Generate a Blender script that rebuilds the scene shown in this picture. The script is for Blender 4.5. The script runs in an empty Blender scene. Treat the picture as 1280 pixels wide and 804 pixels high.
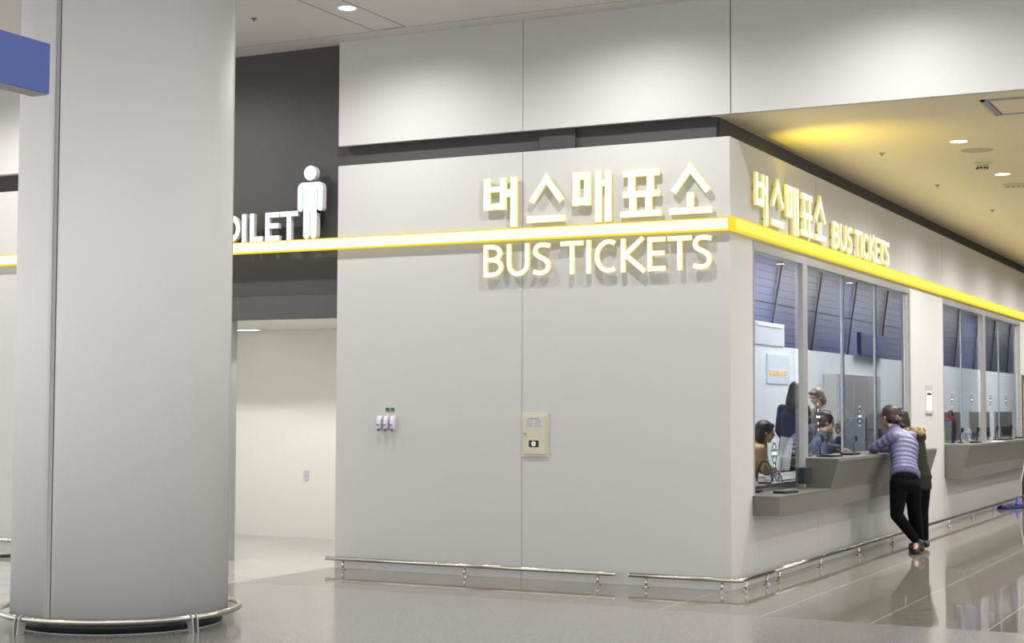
import bpy, bmesh, math, random
from mathutils import Vector, Matrix
random.seed(4)
PI = math.pi
scene = bpy.context.scene
col = scene.collection

# ------------------------------------------------------------------ materials
def mat(name, color, rough=.6, metal=0., emit=None, es=1., noise=None, bump=None, spec=.5, trans=0., ior=1.45, coat=0.):
    m = bpy.data.materials.new(name); m.use_nodes = True
    nt = m.node_tree; b = nt.nodes['Principled BSDF']
    b.inputs['Base Color'].default_value = (*color, 1)
    b.inputs['Roughness'].default_value = rough
    b.inputs['Metallic'].default_value = metal
    b.inputs['Specular IOR Level'].default_value = spec
    b.inputs['Transmission Weight'].default_value = trans
    b.inputs['IOR'].default_value = ior
    b.inputs['Coat Weight'].default_value = coat
    if emit:
        b.inputs['Emission Color'].default_value = (*emit, 1)
        b.inputs['Emission Strength'].default_value = es
    tc = nt.nodes.new('ShaderNodeTexCoord')
    if noise:
        sc, amt = noise
        n = nt.nodes.new('ShaderNodeTexNoise'); n.inputs['Scale'].default_value = sc; n.inputs['Detail'].default_value = 5
        nt.links.new(tc.outputs['Object'], n.inputs['Vector'])
        r = nt.nodes.new('ShaderNodeMapRange'); r.inputs['To Min'].default_value = 1-amt; r.inputs['To Max'].default_value = 1+amt
        nt.links.new(n.outputs['Fac'], r.inputs['Value'])
        mx = nt.nodes.new('ShaderNodeVectorMath'); mx.operation = 'SCALE'
        mx.inputs[0].default_value = color
        nt.links.new(r.outputs['Result'], mx.inputs['Scale'])
        nt.links.new(mx.outputs['Vector'], b.inputs['Base Color'])
    if bump:
        sc, st = bump
        n = nt.nodes.new('ShaderNodeTexNoise'); n.inputs['Scale'].default_value = sc
        nt.links.new(tc.outputs['Object'], n.inputs['Vector'])
        bp = nt.nodes.new('ShaderNodeBump'); bp.inputs['Strength'].default_value = st; bp.inputs['Distance'].default_value = .01
        nt.links.new(n.outputs['Fac'], bp.inputs['Height']); nt.links.new(bp.outputs['Normal'], b.inputs['Normal'])
    return m

M = {}
M['panel'] = mat('wall_panel_paint', (.48,.478,.474), .5, noise=(1.2,.02))
M['panel2'] = mat('column_panel_paint', (.645,.648,.652), .6, noise=(1.5,.02))
M['seam'] = mat('joint_shadow_gap', (.03,.03,.045), .7)
M['edge'] = mat('panel_edge_grey', (.30,.31,.31), .5, noise=(5,.05))
M['joint'] = mat('joint_sealant', (.32,.31,.30), .7)
M['dark'] = mat('dark_recess_paint', (.046,.045,.0435), .6, noise=(2,.06))
M['dark2'] = mat('dark_lintel_paint', (.062,.061,.063), .45, noise=(2,.05))
M['ceil'] = mat('ceiling_paint', (.58,.56,.54), .6, noise=(1,.03))
M['soffit'] = mat('soffit_warm_tint', (.74,.66,.47), .6, noise=(1,.03))  # warm colour carries the yellow bounce light from strip and floor
M['white'] = mat('corridor_white_paint', (.80,.79,.75), .5, noise=(1,.02))
M['inwhite'] = mat('office_partition_white', (.79,.82,.85), .6, noise=(1.5,.03))
M['steel'] = mat('brushed_steel', (.50,.47,.42), .22, 1., noise=(30,.1))
M['chrome'] = mat('polished_steel', (.75,.75,.74), .12, 1.)
M['frame'] = mat('window_frame_steel', (.42,.42,.42), .35, .5, noise=(12,.08))
M['counter'] = mat('grey_solid_surface', (.135,.132,.120), .38, noise=(60,.08))
M['ctop'] = mat('counter_top_stone', (.26,.255,.235), .3, noise=(60,.06))
M['black'] = mat('black_plastic', (.012,.012,.014), .35, noise=(20,.1))
M['dgrey'] = mat('dark_grey_plastic', (.05,.05,.055), .4, noise=(20,.1))
M['screen'] = mat('dark_screen', (.16,.17,.2), .12)
M['paper'] = mat('white_paper', (.85,.85,.86), .7, noise=(8,.02))
M['plastic'] = mat('white_plastic', (.60,.60,.66), .35, noise=(9,.02))
M['cream'] = mat('cream_enamel', (.52,.50,.38), .4, noise=(5,.02))
M['silver'] = mat('silver_label', (.52,.53,.55), .4, noise=(40,.05))
M['ink'] = mat('grey_ink', (.16,.16,.18), .6)
M['navy'] = mat('navy_ink', (.010,.010,.065), .5)
M['green'] = mat('green_label', (.01,.12,.05), .4, noise=(60,.2))
M['blue'] = mat('blue_sign_face', (.092,.135,.41), .5, noise=(6,.04))
M['louver'] = mat('blue_violet_louver', (.034,.037,.098), .45, noise=(3,.12))
M['louver_dk'] = mat('dark_louver_strut', (.03,.03,.035), .5)
M['desk'] = mat('grey_desk_panel', (.26,.25,.235), .6, noise=(6,.04))
M['carpet'] = mat('office_floor_grey', (.25,.25,.26), .8, noise=(40,.1))
M['facade'] = mat('hall_far_wall', (.50,.50,.50), .4, noise=(1,.1))
M['mop'] = mat('blue_mop_cloth', (.008,.010,.075), .95, noise=(60,.3), bump=(90,.8))
M['mopj'] = mat('blue_mop_joint', (.04,.045,.30), .4)
M['skin'] = mat('skin', (.62,.40,.29), .55, noise=(12,.06))
M['hair_br'] = mat('dark_brown_hair', (.030,.013,.009), .45, noise=(50,.4))
M['hair_bk'] = mat('black_hair', (.009,.008,.009), .5, noise=(50,.3))
M['hair_lt'] = mat('mid_brown_hair', (.16,.12,.09), .55, noise=(50,.2))
M['puffer'] = mat('lavender_puffer', (.122,.122,.232), .45, noise=(14,.10), bump=(35,.35))
M['parka'] = mat('dark_olive_parka', (.018,.017,.012), .9, noise=(14,.15), bump=(25,.3), spec=.15)
M['fur'] = mat('tan_fur', (.36,.25,.13), .95, noise=(60,.4), bump=(120,1.))
M['trouser'] = mat('black_trousers', (.004,.004,.005), .9, noise=(12,.2), spec=.1)
M['shoe'] = mat('black_leather', (.008,.008,.009), .35)
M['tan'] = mat('tan_jacket', (.42,.28,.12), .8, noise=(14,.1), bump=(25,.3))
M['denim'] = mat('slate_blue_jacket', (.085,.115,.16), .75, noise=(14,.12), bump=(25,.3))
M['greycloth'] = mat('grey_brown_coat', (.16,.14,.12), .85, noise=(14,.12), bump=(25,.3))
M['navycloth'] = mat('navy_uniform', (.015,.018,.05), .8, noise=(14,.12))
M['pink'] = mat('crimson_cloth', (.35,.02,.06), .7, noise=(20,.2))
M['lime'] = mat('lime_vest', (.35,.6,.08), .6, noise=(20,.1))
M['lip'] = mat('lip', (.35,.10,.09), .5)
M['lampoff'] = mat('lamp_white_trim', (.8,.8,.8), .4)
M['lamp'] = mat('downlight_glow', (1,1,1), .5, emit=(1,.98,.92), es=14)
M['stripfront'] = mat('light_strip_face', (.15,.14,.08), .4, emit=(1.0,.96,.64), es=1.15)
M['stripside'] = mat('light_strip_face_warm', (.12,.10,.02), .4, emit=(1.0,.81,.09), es=1.05)
M['stripedge'] = mat('light_strip_yellow_edge', (.15,.09,.0), .4, emit=(1.0,.78,.0), es=.8)
M['letter'] = mat('letter_face_glow', (.15,.15,.12), .4, emit=(1,.985,.74), es=1.12)
M['letter_rim'] = mat('letter_yellow_rim', (.45,.43,.30), .5, emit=(1,.86,.14), es=.5)
M['wletter'] = mat('white_letter_glow', (.2,.2,.2), .4, emit=(1,.98,1.0), es=1.0)
M['wside'] = mat('white_letter_return', (.55,.55,.56), .5)
M['man'] = mat('pictogram_glow', (.15,.16,.18), .4, emit=(.86,.95,1.0), es=1.05)
M['manside'] = mat('pictogram_blue_edge', (.25,.35,.6), .5, emit=(.25,.45,.85), es=.5)

def glass_mat():
    m = bpy.data.materials.new('clear_glass'); m.use_nodes = True
    b = m.node_tree.nodes['Principled BSDF']
    b.inputs['Base Color'].default_value = (.95,.98,.99,1)
    b.inputs['Roughness'].default_value = 0.
    b.inputs['Transmission Weight'].default_value = 1.
    b.inputs['IOR'].default_value = 1.45
    return m
M['glass'] = glass_mat()
M['glassedge'] = mat('bluish_glass_edge', (.20,.26,.31), .15, noise=(3,.05))

def floor_mat():
    m = bpy.data.materials.new('polished_granite_floor'); m.use_nodes = True
    nt = m.node_tree; N = nt.nodes; L = nt.links; b = N['Principled BSDF']
    g = N.new('ShaderNodeNewGeometry'); s = N.new('ShaderNodeSeparateXYZ'); L.new(g.outputs['Position'], s.inputs[0])
    def math_(op, a, bb=None, c=None):
        n = N.new('ShaderNodeMath'); n.operation = op
        for i, v in enumerate((a, bb, c)):
            if v is None: continue
            if isinstance(v, (int, float)): n.inputs[i].default_value = v
            else: L.new(v, n.inputs[i])
        return n.outputs[0]
    def mix(f, a, bb):
        n = N.new('ShaderNodeMix'); n.data_type = 'RGBA'
        L.new(f, n.inputs[0])
        for k, v in ((6, a), (7, bb)):
            if isinstance(v, tuple): n.inputs[k].default_value = (*v, 1)
            else: L.new(v, n.inputs[k])
        return n.outputs[2]
    def grain(sc, a, bb, lo=.35, hi=.65, det=3):
        n = N.new('ShaderNodeTexNoise'); n.inputs['Scale'].default_value = sc; n.inputs['Detail'].default_value = det
        L.new(g.outputs['Position'], n.inputs['Vector'])
        r = N.new('ShaderNodeMapRange'); r.inputs['From Min'].default_value = lo; r.inputs['From Max'].default_value = hi
        L.new(n.outputs['Fac'], r.inputs['Value'])
        return mix(r.outputs['Result'], a, bb)
    light = grain(75, (.165,.160,.149), (.30,.291,.275), det=2)
    dark = grain(5, (.17,.158,.137), (.205,.19,.165))
    pale = grain(3, (.40,.39,.37), (.46,.45,.42))  # lighter tone imitates the white corridor reflected in the floor
    X, Y = s.outputs['X'], s.outputs['Y']
    # joints: the tile grid of the polished band
    fx = math_('ABSOLUTE', math_('SUBTRACT', math_('FRACT', math_('DIVIDE', math_('SUBTRACT', X, .75-.42), .84)), .5))
    jx = math_('LESS_THAN', fx, .007)
    fy = math_('ABSOLUTE', math_('SUBTRACT', math_('FRACT', math_('DIVIDE', math_('SUBTRACT', Y, -1.475-.6), 1.2)), .5))
    jy = math_('LESS_THAN', fy, .0045)
    darkj = mix(jy, mix(jx, dark, (.40,.385,.345)), (.25,.24,.21))
    fx2 = math_('ABSOLUTE', math_('SUBTRACT', math_('FRACT', math_('DIVIDE', math_('SUBTRACT', X, -4.7-.6), 1.2)), .5))
    j2 = math_('MAXIMUM', math_('LESS_THAN', fx2, .003), math_('LESS_THAN', fy, .003))
    corridor_sheen = mix(j2, pale, (.30,.29,.27))
    band = math_('GREATER_THAN', Y, -1.475)
    left = math_('LESS_THAN', X, -4.15)
    c = mix(band, light, darkj)
    c = mix(left, c, corridor_sheen)
    L.new(c, b.inputs['Base Color'])
    w = N.new('ShaderNodeTexNoise'); w.inputs['Scale'].default_value = 1.3; w.inputs['Detail'].default_value = 4
    L.new(g.outputs['Position'], w.inputs['Vector'])
    r = N.new('ShaderNodeMapRange'); r.inputs['To Min'].default_value = .015; r.inputs['To Max'].default_value = .07
    L.new(w.outputs['Fac'], r.inputs['Value']); rr = math_('ADD', r.outputs['Result'], math_('MULTIPLY', math_('SUBTRACT', 1.0, band), .11)); L.new(rr, b.inputs['Roughness'])
    b.inputs['IOR'].default_value = 1.5
    return m
M['floor'] = floor_mat()

# ------------------------------------------------------------------ mesh helpers
class MB:
    def __init__(s): s.bm = bmesh.new(); s.mi = 0
    def _f(s, vs):
        try:
            f = s.bm.faces.new(vs); f.material_index = s.mi; return f
        except ValueError: return None
    def box(s, x0, y0, z0, x1, y1, z1, bev=0.):
        r = bmesh.ops.create_cube(s.bm, size=1.)
        for v in r['verts']:
            v.co = Vector(((x0+x1)/2+v.co.x*(x1-x0), (y0+y1)/2+v.co.y*(y1-y0), (z0+z1)/2+v.co.z*(z1-z0)))
        fs = set(f for v in r['verts'] for f in v.link_faces)
        for f in fs: f.material_index = s.mi
        if bev:
            es = list(set(e for v in r['verts'] for e in v.link_edges))
            k = bmesh.ops.bevel(s.bm, geom=es, offset=bev, segments=2, profile=.7, affect='EDGES')
            for f in k['faces']: f.material_index = s.mi
        return s
    def rings(s, rs, cap=True, smooth=True):
        prev = None; first = None
        for r in rs:
            vs = [s.bm.verts.new(p) for p in r]
            if prev:
                n = len(vs)
                for i in range(n):
                    f = s._f([prev[i], prev[(i+1)%n], vs[(i+1)%n], vs[i]])
                    if f: f.smooth = smooth
            else: first = vs
            prev = vs
        if cap:
            s._f(list(reversed(first))); s._f(prev)
        return s
    @staticmethod
    def basis(d):
        d = d.normalized(); a = Vector((0,0,1)) if abs(d.z) < .9 else Vector((1,0,0))
        u = d.cross(a).normalized(); v = d.cross(u).normalized(); return u, v
    def tube(s, pts, r, seg=12, closed=False):
        pts = [Vector(p) for p in pts]; rs = []; n = len(pts)
        rad = r if isinstance(r, (list, tuple)) else [r]*n
        u = None
        for i, p in enumerate(pts):
            if closed: d = pts[(i+1)%n]-pts[i-1]
            else: d = pts[min(i+1,n-1)]-pts[max(i-1,0)]
            d.normalize()
            if u is None: u, v = s.basis(d)
            else:
                u = (u-d*u.dot(d)).normalized(); v = d.cross(u).normalized()
            k = 1.
            if not closed and 0 < i < n-1:
                c = (pts[i]-pts[i-1]).normalized().dot((pts[i+1]-pts[i]).normalized())
                k = 1/max(.6, math.sqrt((1+c)/2))
            rs.append([p+(u*math.cos(t)+v*math.sin(t))*rad[i]*(1+(k-1)*.5) for t in [2*PI*j/seg for j in range(seg)]])
        if closed: rs.append(rs[0]); return s.rings(rs, cap=False)
        return s.rings(rs)
    def cyl(s, p0, p1, r0, r1=None, seg=20):
        return s.tube([p0, p1], [r0, r0 if r1 is None else r1], seg)
    def capsule(s, p0, r0, p1, r1, seg=12):
        p0 = Vector(p0); p1 = Vector(p1); d = p1-p0
        if d.length < 1e-6: d = Vector((0,0,1e-4))
        dn = d.normalized(); u, v = s.basis(dn); rs = []
        for k in range(1, 5):
            a = -PI/2+k*PI/8*.999
            rs.append((p0+dn*math.sin(a)*r0, math.cos(a)*r0))
        for k in range(0, 4):
            a = k*PI/8
            rs.append((p1+dn*math.sin(a)*r1, math.cos(a)*r1))
        return s.rings([[c+(u*math.cos(t)+v*math.sin(t))*q for t in [2*PI*j/seg for j in range(seg)]] for c, q in rs])
    def ell(s, c, ax, seg=18, n=10):      # ax: three vectors
        c = Vector(c); A = [Vector(a) for a in ax]; rs = []
        for k in range(1, n):
            a = -PI/2+PI*k/n
            rs.append([c+A[2]*math.sin(a)+(A[0]*math.cos(t)+A[1]*math.sin(t))*math.cos(a) for t in [2*PI*j/seg for j in range(seg)]])
        return s.rings(rs)
    def prism(s, poly, map_, d0, d1):      # poly in 2-D, map_(a,b,d) -> world
        a = [s.bm.verts.new(map_(x, y, d0)) for x, y in poly]
        b = [s.bm.verts.new(map_(x, y, d1)) for x, y in poly]
        s._f(list(reversed(a))); s._f(b); n = len(poly)
        side = []
        for i in range(n): side.append(s._f([a[i], a[(i+1)%n], b[(i+1)%n], b[i]]))
        return side
    def build(s, name, mats, parent=None, loc=None, normals=True):
        if normals: bmesh.ops.recalc_face_normals(s.bm, faces=s.bm.faces)
        me = bpy.data.meshes.new(name); 
        if loc is not None: s.bm.transform(Matrix.Translation(-Vector(loc)))
        s.bm.to_mesh(me); s.bm.free()
        for m in (mats if isinstance(mats, (list, tuple)) else [mats]): me.materials.append(m)
        o = bpy.data.objects.new(name, me); col.objects.link(o)
        if loc is not None: o.location = loc
        if parent is not None:
            if loc is None and parent.get('_base') is not None: o.location = -Vector(parent['_base'])
            o.parent = parent
        return o

def tag(o, label, cat, group=None, kind=None):
    o['label'] = label; o['category'] = cat
    if group: o['group'] = group
    if kind: o['kind'] = kind
    return o
def thing(name, label, cat, loc, group=None):
    o = bpy.data.objects.new(name, None); o.empty_display_size = .1; col.objects.link(o); o.location = loc; o['_base'] = list(loc)
    return tag(o, label, cat, group)
def struct(name, mb, m, parent=None, label=None):
    o = mb.build(name, m, parent)
    if parent is None:
        o['kind'] = 'structure'
        if label: o['label'] = label; 
    return o
def sempty(name, loc=(0,0,0)):
    o = bpy.data.objects.new(name, None); o.empty_display_size = .1; col.objects.link(o); o.location = loc; o['_base'] = list(loc); o['kind'] = 'structure'; return o
def copy_tree(o, parent=None, delta=(0,0,0)):
    c = o.copy(); col.objects.link(c)
    if parent is not None: c.parent = parent
    else: c.location = o.location+Vector(delta)
    for ch in [k for k in bpy.data.objects if k.parent == o]: copy_tree(ch, c)
    return c

# ------------------------------------------------------------------ room shell
ZB, ZU, ZC, ZS = 3.99, 4.19, 5.24, 4.19       # booth top, upper panels, hall ceiling, side soffit
LX = -4.10
b = MB(); b.box(-16,-22,-.1, 10,46,0); struct('floor', b, M['floor'])

b = MB(); b.box(-16,-9,ZC, 10,0.3,ZC+.1)
for x in (-3.52,-3.16):                        # access strip lines in the ceiling boards
    b.mi = 1; b.box(x-.006,-6,ZC-.004, x+.006,-.30,ZC+.01)
b.box(-3.52,-.308,ZC-.004, -3.16,-.296,ZC+.01)
b.mi = 1; b.box(-16,-.27,ZC-.003,10,-.262,ZC+.01)
struct('ceiling', b, [M['ceil'], M['joint']])
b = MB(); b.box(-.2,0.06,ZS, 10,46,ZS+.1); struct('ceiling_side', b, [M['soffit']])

# front: panels with joints, dark recess behind them
b = MB()
for x0, x1 in ((LX, -2.043), (-2.037, 0.0)):
    b.box(x0, 0, 0, x1, .10, ZB)
b.mi = 1; b.box(-2.043,.006,0,-2.037,.05,ZB)
b.mi = 2; b.box(LX+.02,.0,0,-.02,.001,.001)
struct('wall_front', b, [M['panel'], M['joint'], M['edge']])
b = MB()
for x0, x1 in ((-16,-10.3),(-10.294,-8.3),(-8.294,-6.6)):
    b.box(x0, 0, 0, x1, .10, ZB); b.box(x0,0,ZU,x1,.10,ZC)
b.mi = 1; b.box(-16,.30,ZB-.1,-6.55,.34,ZU+.1)
struct('wall_left', b, [M['panel'], M['dark']])
b = MB()
for x0, x1 in ((LX,-2.043),(-2.037,.006),(.016,5.0),(5.006,10)):
    b.box(x0, 0, ZU, x1, .06, ZC+.02)
b.mi = 1; b.box(-2.043,.02,ZU,-2.037,.05,ZC); b.box(.006,.02,ZU,.016,.05,ZC)
struct('wall_upper', b, [M['panel'], M['joint']])
b = MB(); b.box(LX-.01,.102,ZB-.12,-.16,.2,ZC)                       # recess above the booth
b.box(-1.90,.07,ZB-.0,-1.53,.102,ZU+.0)
b.box(-.20,.14,ZB-.12,-.14,46,ZS+.05)
struct('wall_recess', b, M['dark'])
# dark wall over the corridor opening
b = MB(); b.box(-6.62,.10,2.72, LX+.002,.22,ZC); b.mi = 1; b.box(-6.62,.092,2.48, LX+.002,.22,2.718)
struct('wall_lintel', b, [M['dark'], M['dark2']])
# corridor behind
b = MB(); b.box(-9.5,2.8,0,-2.6,2.9,2.6); b.box(-2.7,.2,0,-2.6,2.8,2.6); struct('wall_corridor', b, M['white'])
b = MB(); b.box(-9.5,.2,2.52,-2.6,2.8,2.6); struct('ceiling_corridor', b, M['white'])
b = MB(); b.box(-6.6,0,0,-5.475,.2,2.48); struct('wall_jamb', b, M['white'])
b = MB(); b.box(-5.475,-.012,0,-5.465,.2,2.48); struct('trim_1', b, M['frame'])
b = MB(); b.box(LX,.10,0,LX+.10,2.8,ZB); struct('wall_return', b, M['panel'])

# side wall with two window openings
Y = [(.0,.63),(.63,4.795),(4.801,6.95),(6.956,8.93),(8.936,12.0),(12.006,15.35),(15.356,20),(20,46)]
b = MB()
for y0, y1 in [(.10,.63),(.63,2.70),(2.706,4.795),(4.801,6.95),(6.956,8.93),(8.936,12.0),(12.006,15.40),(15.406,17.4),(17.406,46)]:
    b.box(-.12, y0, 3.13, 0, y1, ZB)
for y0, y1 in [(.10,.625),(.63,2.70),(2.706,4.795),(4.801,6.95),(6.956,8.93),(8.936,12.0),(12.006,15.40),(17.4,46)]:
    b.box(-.12, y0, 0, 0, y1, .64)
for y0, y1 in [(.10,.63),(6.95,8.93),(15.40,15.50),(17.4,46)]:
    b.box(-.12, y0, .64, 0, y1, 3.13)
b.box(-.12,15.5,2.18,0,17.4,3.13)
b.mi = 1; b.box(-.10,.2,3.14,-.01,46,ZB-.01); b.box(-.10,.2,.01,-.01,15.4,.62)
struct('wall_side', b, [M['panel'], M['joint']])
b = MB(); b.box(10,8,0,10.1,46,6); struct('wall_right_added', b, M['facade'])  # unseen wall added to keep open-side brightness out of the glass reflections
b = MB(); b.box(-.1,46,0,10,46.1,6); struct('wall_far', b, M['facade'])
# office interior
b = MB(); b.box(-2.12,.2,0,-2.0,46,2.43); struct('wall_partition', b, M['inwhite'])
b = MB(); b.box(-2.6,.2,0,-.12,.3,ZB); struct('wall_office', b, M['inwhite'])
b = MB(); b.box(-2.7,.2,3.93,-.12,46,3.98); struct('ceiling_office', b, M['dark'])
b = MB(); b.box(-2.0,.3,0,-.12,46,.16); struct('floor_office', b, M['carpet'])

# slatted blue-violet screen above the partition
t = thing('louver_screen', 'blue violet slatted screen with leaning dark struts above the white office partition', 'screen', (-2.45,15,2.43))
b = MB(); b.box(-2.5,.3,2.1,-2.46,46,3.93)
z = 2.45
while z < 3.9:
    b.box(-2.46,.3,z,-2.44,46,z+.1065); z += .11
b.build('slat_panel', M['louver'], t)
for y in (8.70,10.82,12.98,15.2,17.4,19.6,21.8,24.0,26.2,28.4):
    b = MB(); b.tube([(-2.41,y-.12,2.30),(-2.41,y+.72,3.92)], .016, 8); b.build('strut', M['louver_dk'], t)
b = MB(); b.box(-2.44,.3,3.10,-2.425,46,3.115); b.build('rail', M['louver_dk'], t)
# white air conditioner box on the partition
t = thing('ac_unit', 'white boxy unit on top of the office partition behind the first window pane', 'unit', (-2.06,7.36,2.43))
b = MB(); b.box(-2.3,6.72,2.43,-1.98,8.02,2.74,.015); b.build('casing', M['plastic'], t)
b = MB(); b.box(-1.99,6.8,2.68,-1.97,7.94,2.71); b.build('outlet', M['paper'], t)
t = thing('office_sign', 'dark blue hanging sign above the partition at the right of the first window', 'sign', (-1.9,12.6,2.42))
b = MB(); b.box(-1.95,11.8,2.44,-1.88,13.5,2.80,.005); b.build('sign_board', M['navy'], t)
b = MB(); b.box(-1.98,11.8,2.43,-1.93,13.5,2.46); b.build('bracket', M['frame'], t)
# doorway / cabinet on the partition
t = thing('office_cabinet', 'tall grey cabinet against the white partition behind the ticket clerks', 'cabinet', (-1.85,11.8,0.16))
b = MB(); b.box(-1.99,10.0,.16,-1.78,12.6,2.10,.01); b.build('body', M['desk'], t)
for k in range(3):
    d = MB(); d.box(-1.78,10.03+k*.855,.19,-1.765,10.86+k*.855,2.06); dd = d.build('door', mat('cabinet_door_grey',(.30,.29,.29),.5,noise=(4,.04)) if k == 0 else bpy.data.materials['cabinet_door_grey'], t)
    h = MB(); h.cyl((-1.757,10.78+k*.855,1.0),(-1.757,10.78+k*.855,1.15),.008); h.build('handle', M['chrome'], dd).location = (0,0,0)
t = thing('notice_board', 'pale notice board with orange lettering on the partition behind the first pane', 'notice', (-1.99,7.75,2.1))
b = MB(); b.box(-2.0,7.25,1.92,-1.985,8.25,2.32); b.build('board', mat('pale_board',(.62,.68,.74),.6,noise=(3,.03)), t)
b = MB()
for k in range(5): b.box(-1.985,7.34+k*.16,2.03,-1.98,7.45+k*.16,2.10)
b.build('print', mat('orange_print',(.8,.45,.15),.6,emit=None), t)

# ------------------------------------------------------------------ windows
def window(n, y0, y1, zlow, split, joints, mull):
    w = sempty('window_%d'%n, (0,(y0+y1)/2,zlow))
    f = MB(); z1 = 3.13
    f.box(-.11,y0,z1-.09,.004,y1,z1); f.box(-.11,y0,.60,-.02,y1,.64)
    f.box(-.11,y0,.64,.003,y0+.035,z1-.09); f.box(-.06,y1-.16,.64,-.02,y1,z1-.09); f.box(-.02,y1-.035,.64,.003,y1,z1-.09)
    for m0, m1 in mull: f.box(-.052,m0,.64,.006,m1,z1-.09)
    f.build('window_frame', M['frame'], w)
    ys = [y0+.035]+joints+[y1-.16]
    for i, (a, c) in enumerate(zip(ys[:-1], ys[1:])):
        lo = zlow if (split and i == 0) else 1.095
        g = MB(); g.box(-.046,a+.006,lo,-.034,c-.006,z1-.09); p = g.build('pane', M['glass'], w)
    for j in joints:
        if any(m0-.2 < j < m1+.2 for m0, m1 in mull): continue
        g = MB(); g.box(-.056,j-.004,1.095,-.024,j+.008,z1-.09); g.box(-.085,j+.20,1.095,-.073,j+.225,z1-.09)
        g.build('glass_fin', M['glassedge'], w)
    g = MB()
    if split: g.box(-.11,y0+.001,.641,0,2.27,.795); g.box(-.11,2.27,.641,0,y1-.001,1.092)
    else: g.box(-.11,y0+.001,.641,0,y1-.001,1.092)
    g.build('window_sill', M['counter'], w)
    return w
w1 = window(1, .63, 6.95, .80, True, [2.28,3.80,5.25], [(2.20,2.36)])
w2 = window(2, 8.93, 15.40, 1.09, False, [10.35,11.95,13.45], [(11.9,12.1)])
# speaking-hole decals on the panes
def holes(y, z, w, s=1.):
    b = MB()
    for r, n in enumerate((1,2,3,4,3,4,3,2,1)):
        for k in range(n):
            yy = y+(k-(n-1)/2)*.052*s; zz = z+(4-r)*.030*s
            b.mi = 1 if (r+2*k) % 4 == 0 else 0
            b.cyl((-.0345,yy,zz),(-.0315,yy,zz),.0135*s,seg=8)
    b.box(-.0345,y-.05*s,z-.01,-.0310,y+.05*s,z+.01)
    b.build('speaking_holes', [M['black'], M['paper']], w)
holes(2.86,1.50,w1,1.1); holes(4.55,1.50,w1,.9); holes(1.36,1.16,w1,1.0)
for y in (9.7,11.15,12.7,14.1): holes(y,1.72,w2,.8)

# ------------------------------------------------------------------ counters
def counter(label, y0, y1, ledge, stains=False):
    t = thing('service_counter', label, 'counter', (.14,(y0+y1)/2,.62))
    b = MB()
    def prof(y, zt, xt, zb=.615, xb=.25):
        return [(.001,y,zb),(xb,y,zb),(xb,y,.775),(xt,y,zt),(.001,y,zt)]
    ys = ledge if ledge else y0
    rs = [prof(ys,1.06,.335), prof(y1,1.06,.335)]
    b.rings(rs, smooth=False); b.build('front_panel', M['counter'], t)
    b = MB(); b.box(.001,ys-.001,1.06,.338,y1+.001,1.092,.003); b.build('worktop', M['counter'], t)
    if ledge:
        b = MB(); b.rings([[(.001,y,.615),(.25,y,.615),(.25,y,.775),(.001,y,.775)] for y in (y0,ys-.002)], smooth=False)
        b.build('low_front_panel', M['counter'], t)
        b = MB(); b.box(.001,y0-.004,.775,.252,ys-.002,.795,.003); b.build('low_ledge', M['counter'], t)
    return t
counter('grey angular ticket counter with a low ledge, under the window nearest the corner', .60, 6.88, 2.27)
counter('grey angular ticket counter under the second window, beside the mop', 9.0, 15.36, None)
# inner desks
t = thing('office_desk', 'long grey inner desk behind the glass of the first window', 'desk', (-.5,3.6,.16))
b = MB(); b.box(-.85,.66,.82,-.13,6.9,.86,.004); b.build('desk_top', M['ctop'], t)
for y in (.7,2.5,4.4,6.3):
    b = MB(); b.box(-.8,y,.16,-.2,y+.04,.82); b.build('leg', M['desk'], t)
b = MB(); b.box(-.16,.66,.3,-.13,6.9,.82); b.build('modesty_panel', M['desk'], t)
t = thing('office_desk', 'grey inner desk with upright divider screens behind the second window', 'desk', (-.5,12,.16))
b = MB(); b.box(-.85,8.96,.82,-.13,15.3,.86,.004); b.build('desk_top', M['ctop'], t)
for y in (9.0,11.2,13.4,15.2):
    b = MB(); b.box(-.8,y,.16,-.2,y+.04,.82); b.build('leg', M['desk'], t)
for k, y in enumerate((9.05,11.6,14.2,17.0,19.6)):
    b = MB(); b.box(-1.2,y,.16,-1.16,y+1.9,1.52,.006); b.build('divider', M['desk'], t)

# door beyond the second window
d = sempty('door_1', (0,16.4,0))
b = MB(); b.box(-.12,15.5,0,.02,15.56,2.18); b.box(-.12,17.34,0,.02,17.4,2.18); b.box(-.12,15.56,2.12,.02,17.34,2.18)
b.build('door_frame', mat('brown_door_frame',(.10,.07,.055),.5,noise=(4,.1)), d)
b = MB(); b.box(-.08,15.56,.01,-.04,17.34,2.12); lf = b.build('door_leaf', mat('door_leaf_grey',(.35,.33,.30),.5,noise=(4,.04)), d)
b = MB(); b.cyl((.0,17.1,.95),(.0,17.1,1.15),.012); b.cyl((-.04,17.1,.95),(.0,17.1,.95),.008); b.cyl((-.04,17.1,1.15),(.0,17.1,1.15),.008); b.build('door_handle', M['chrome'], lf).location = (0,0,0)

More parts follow.
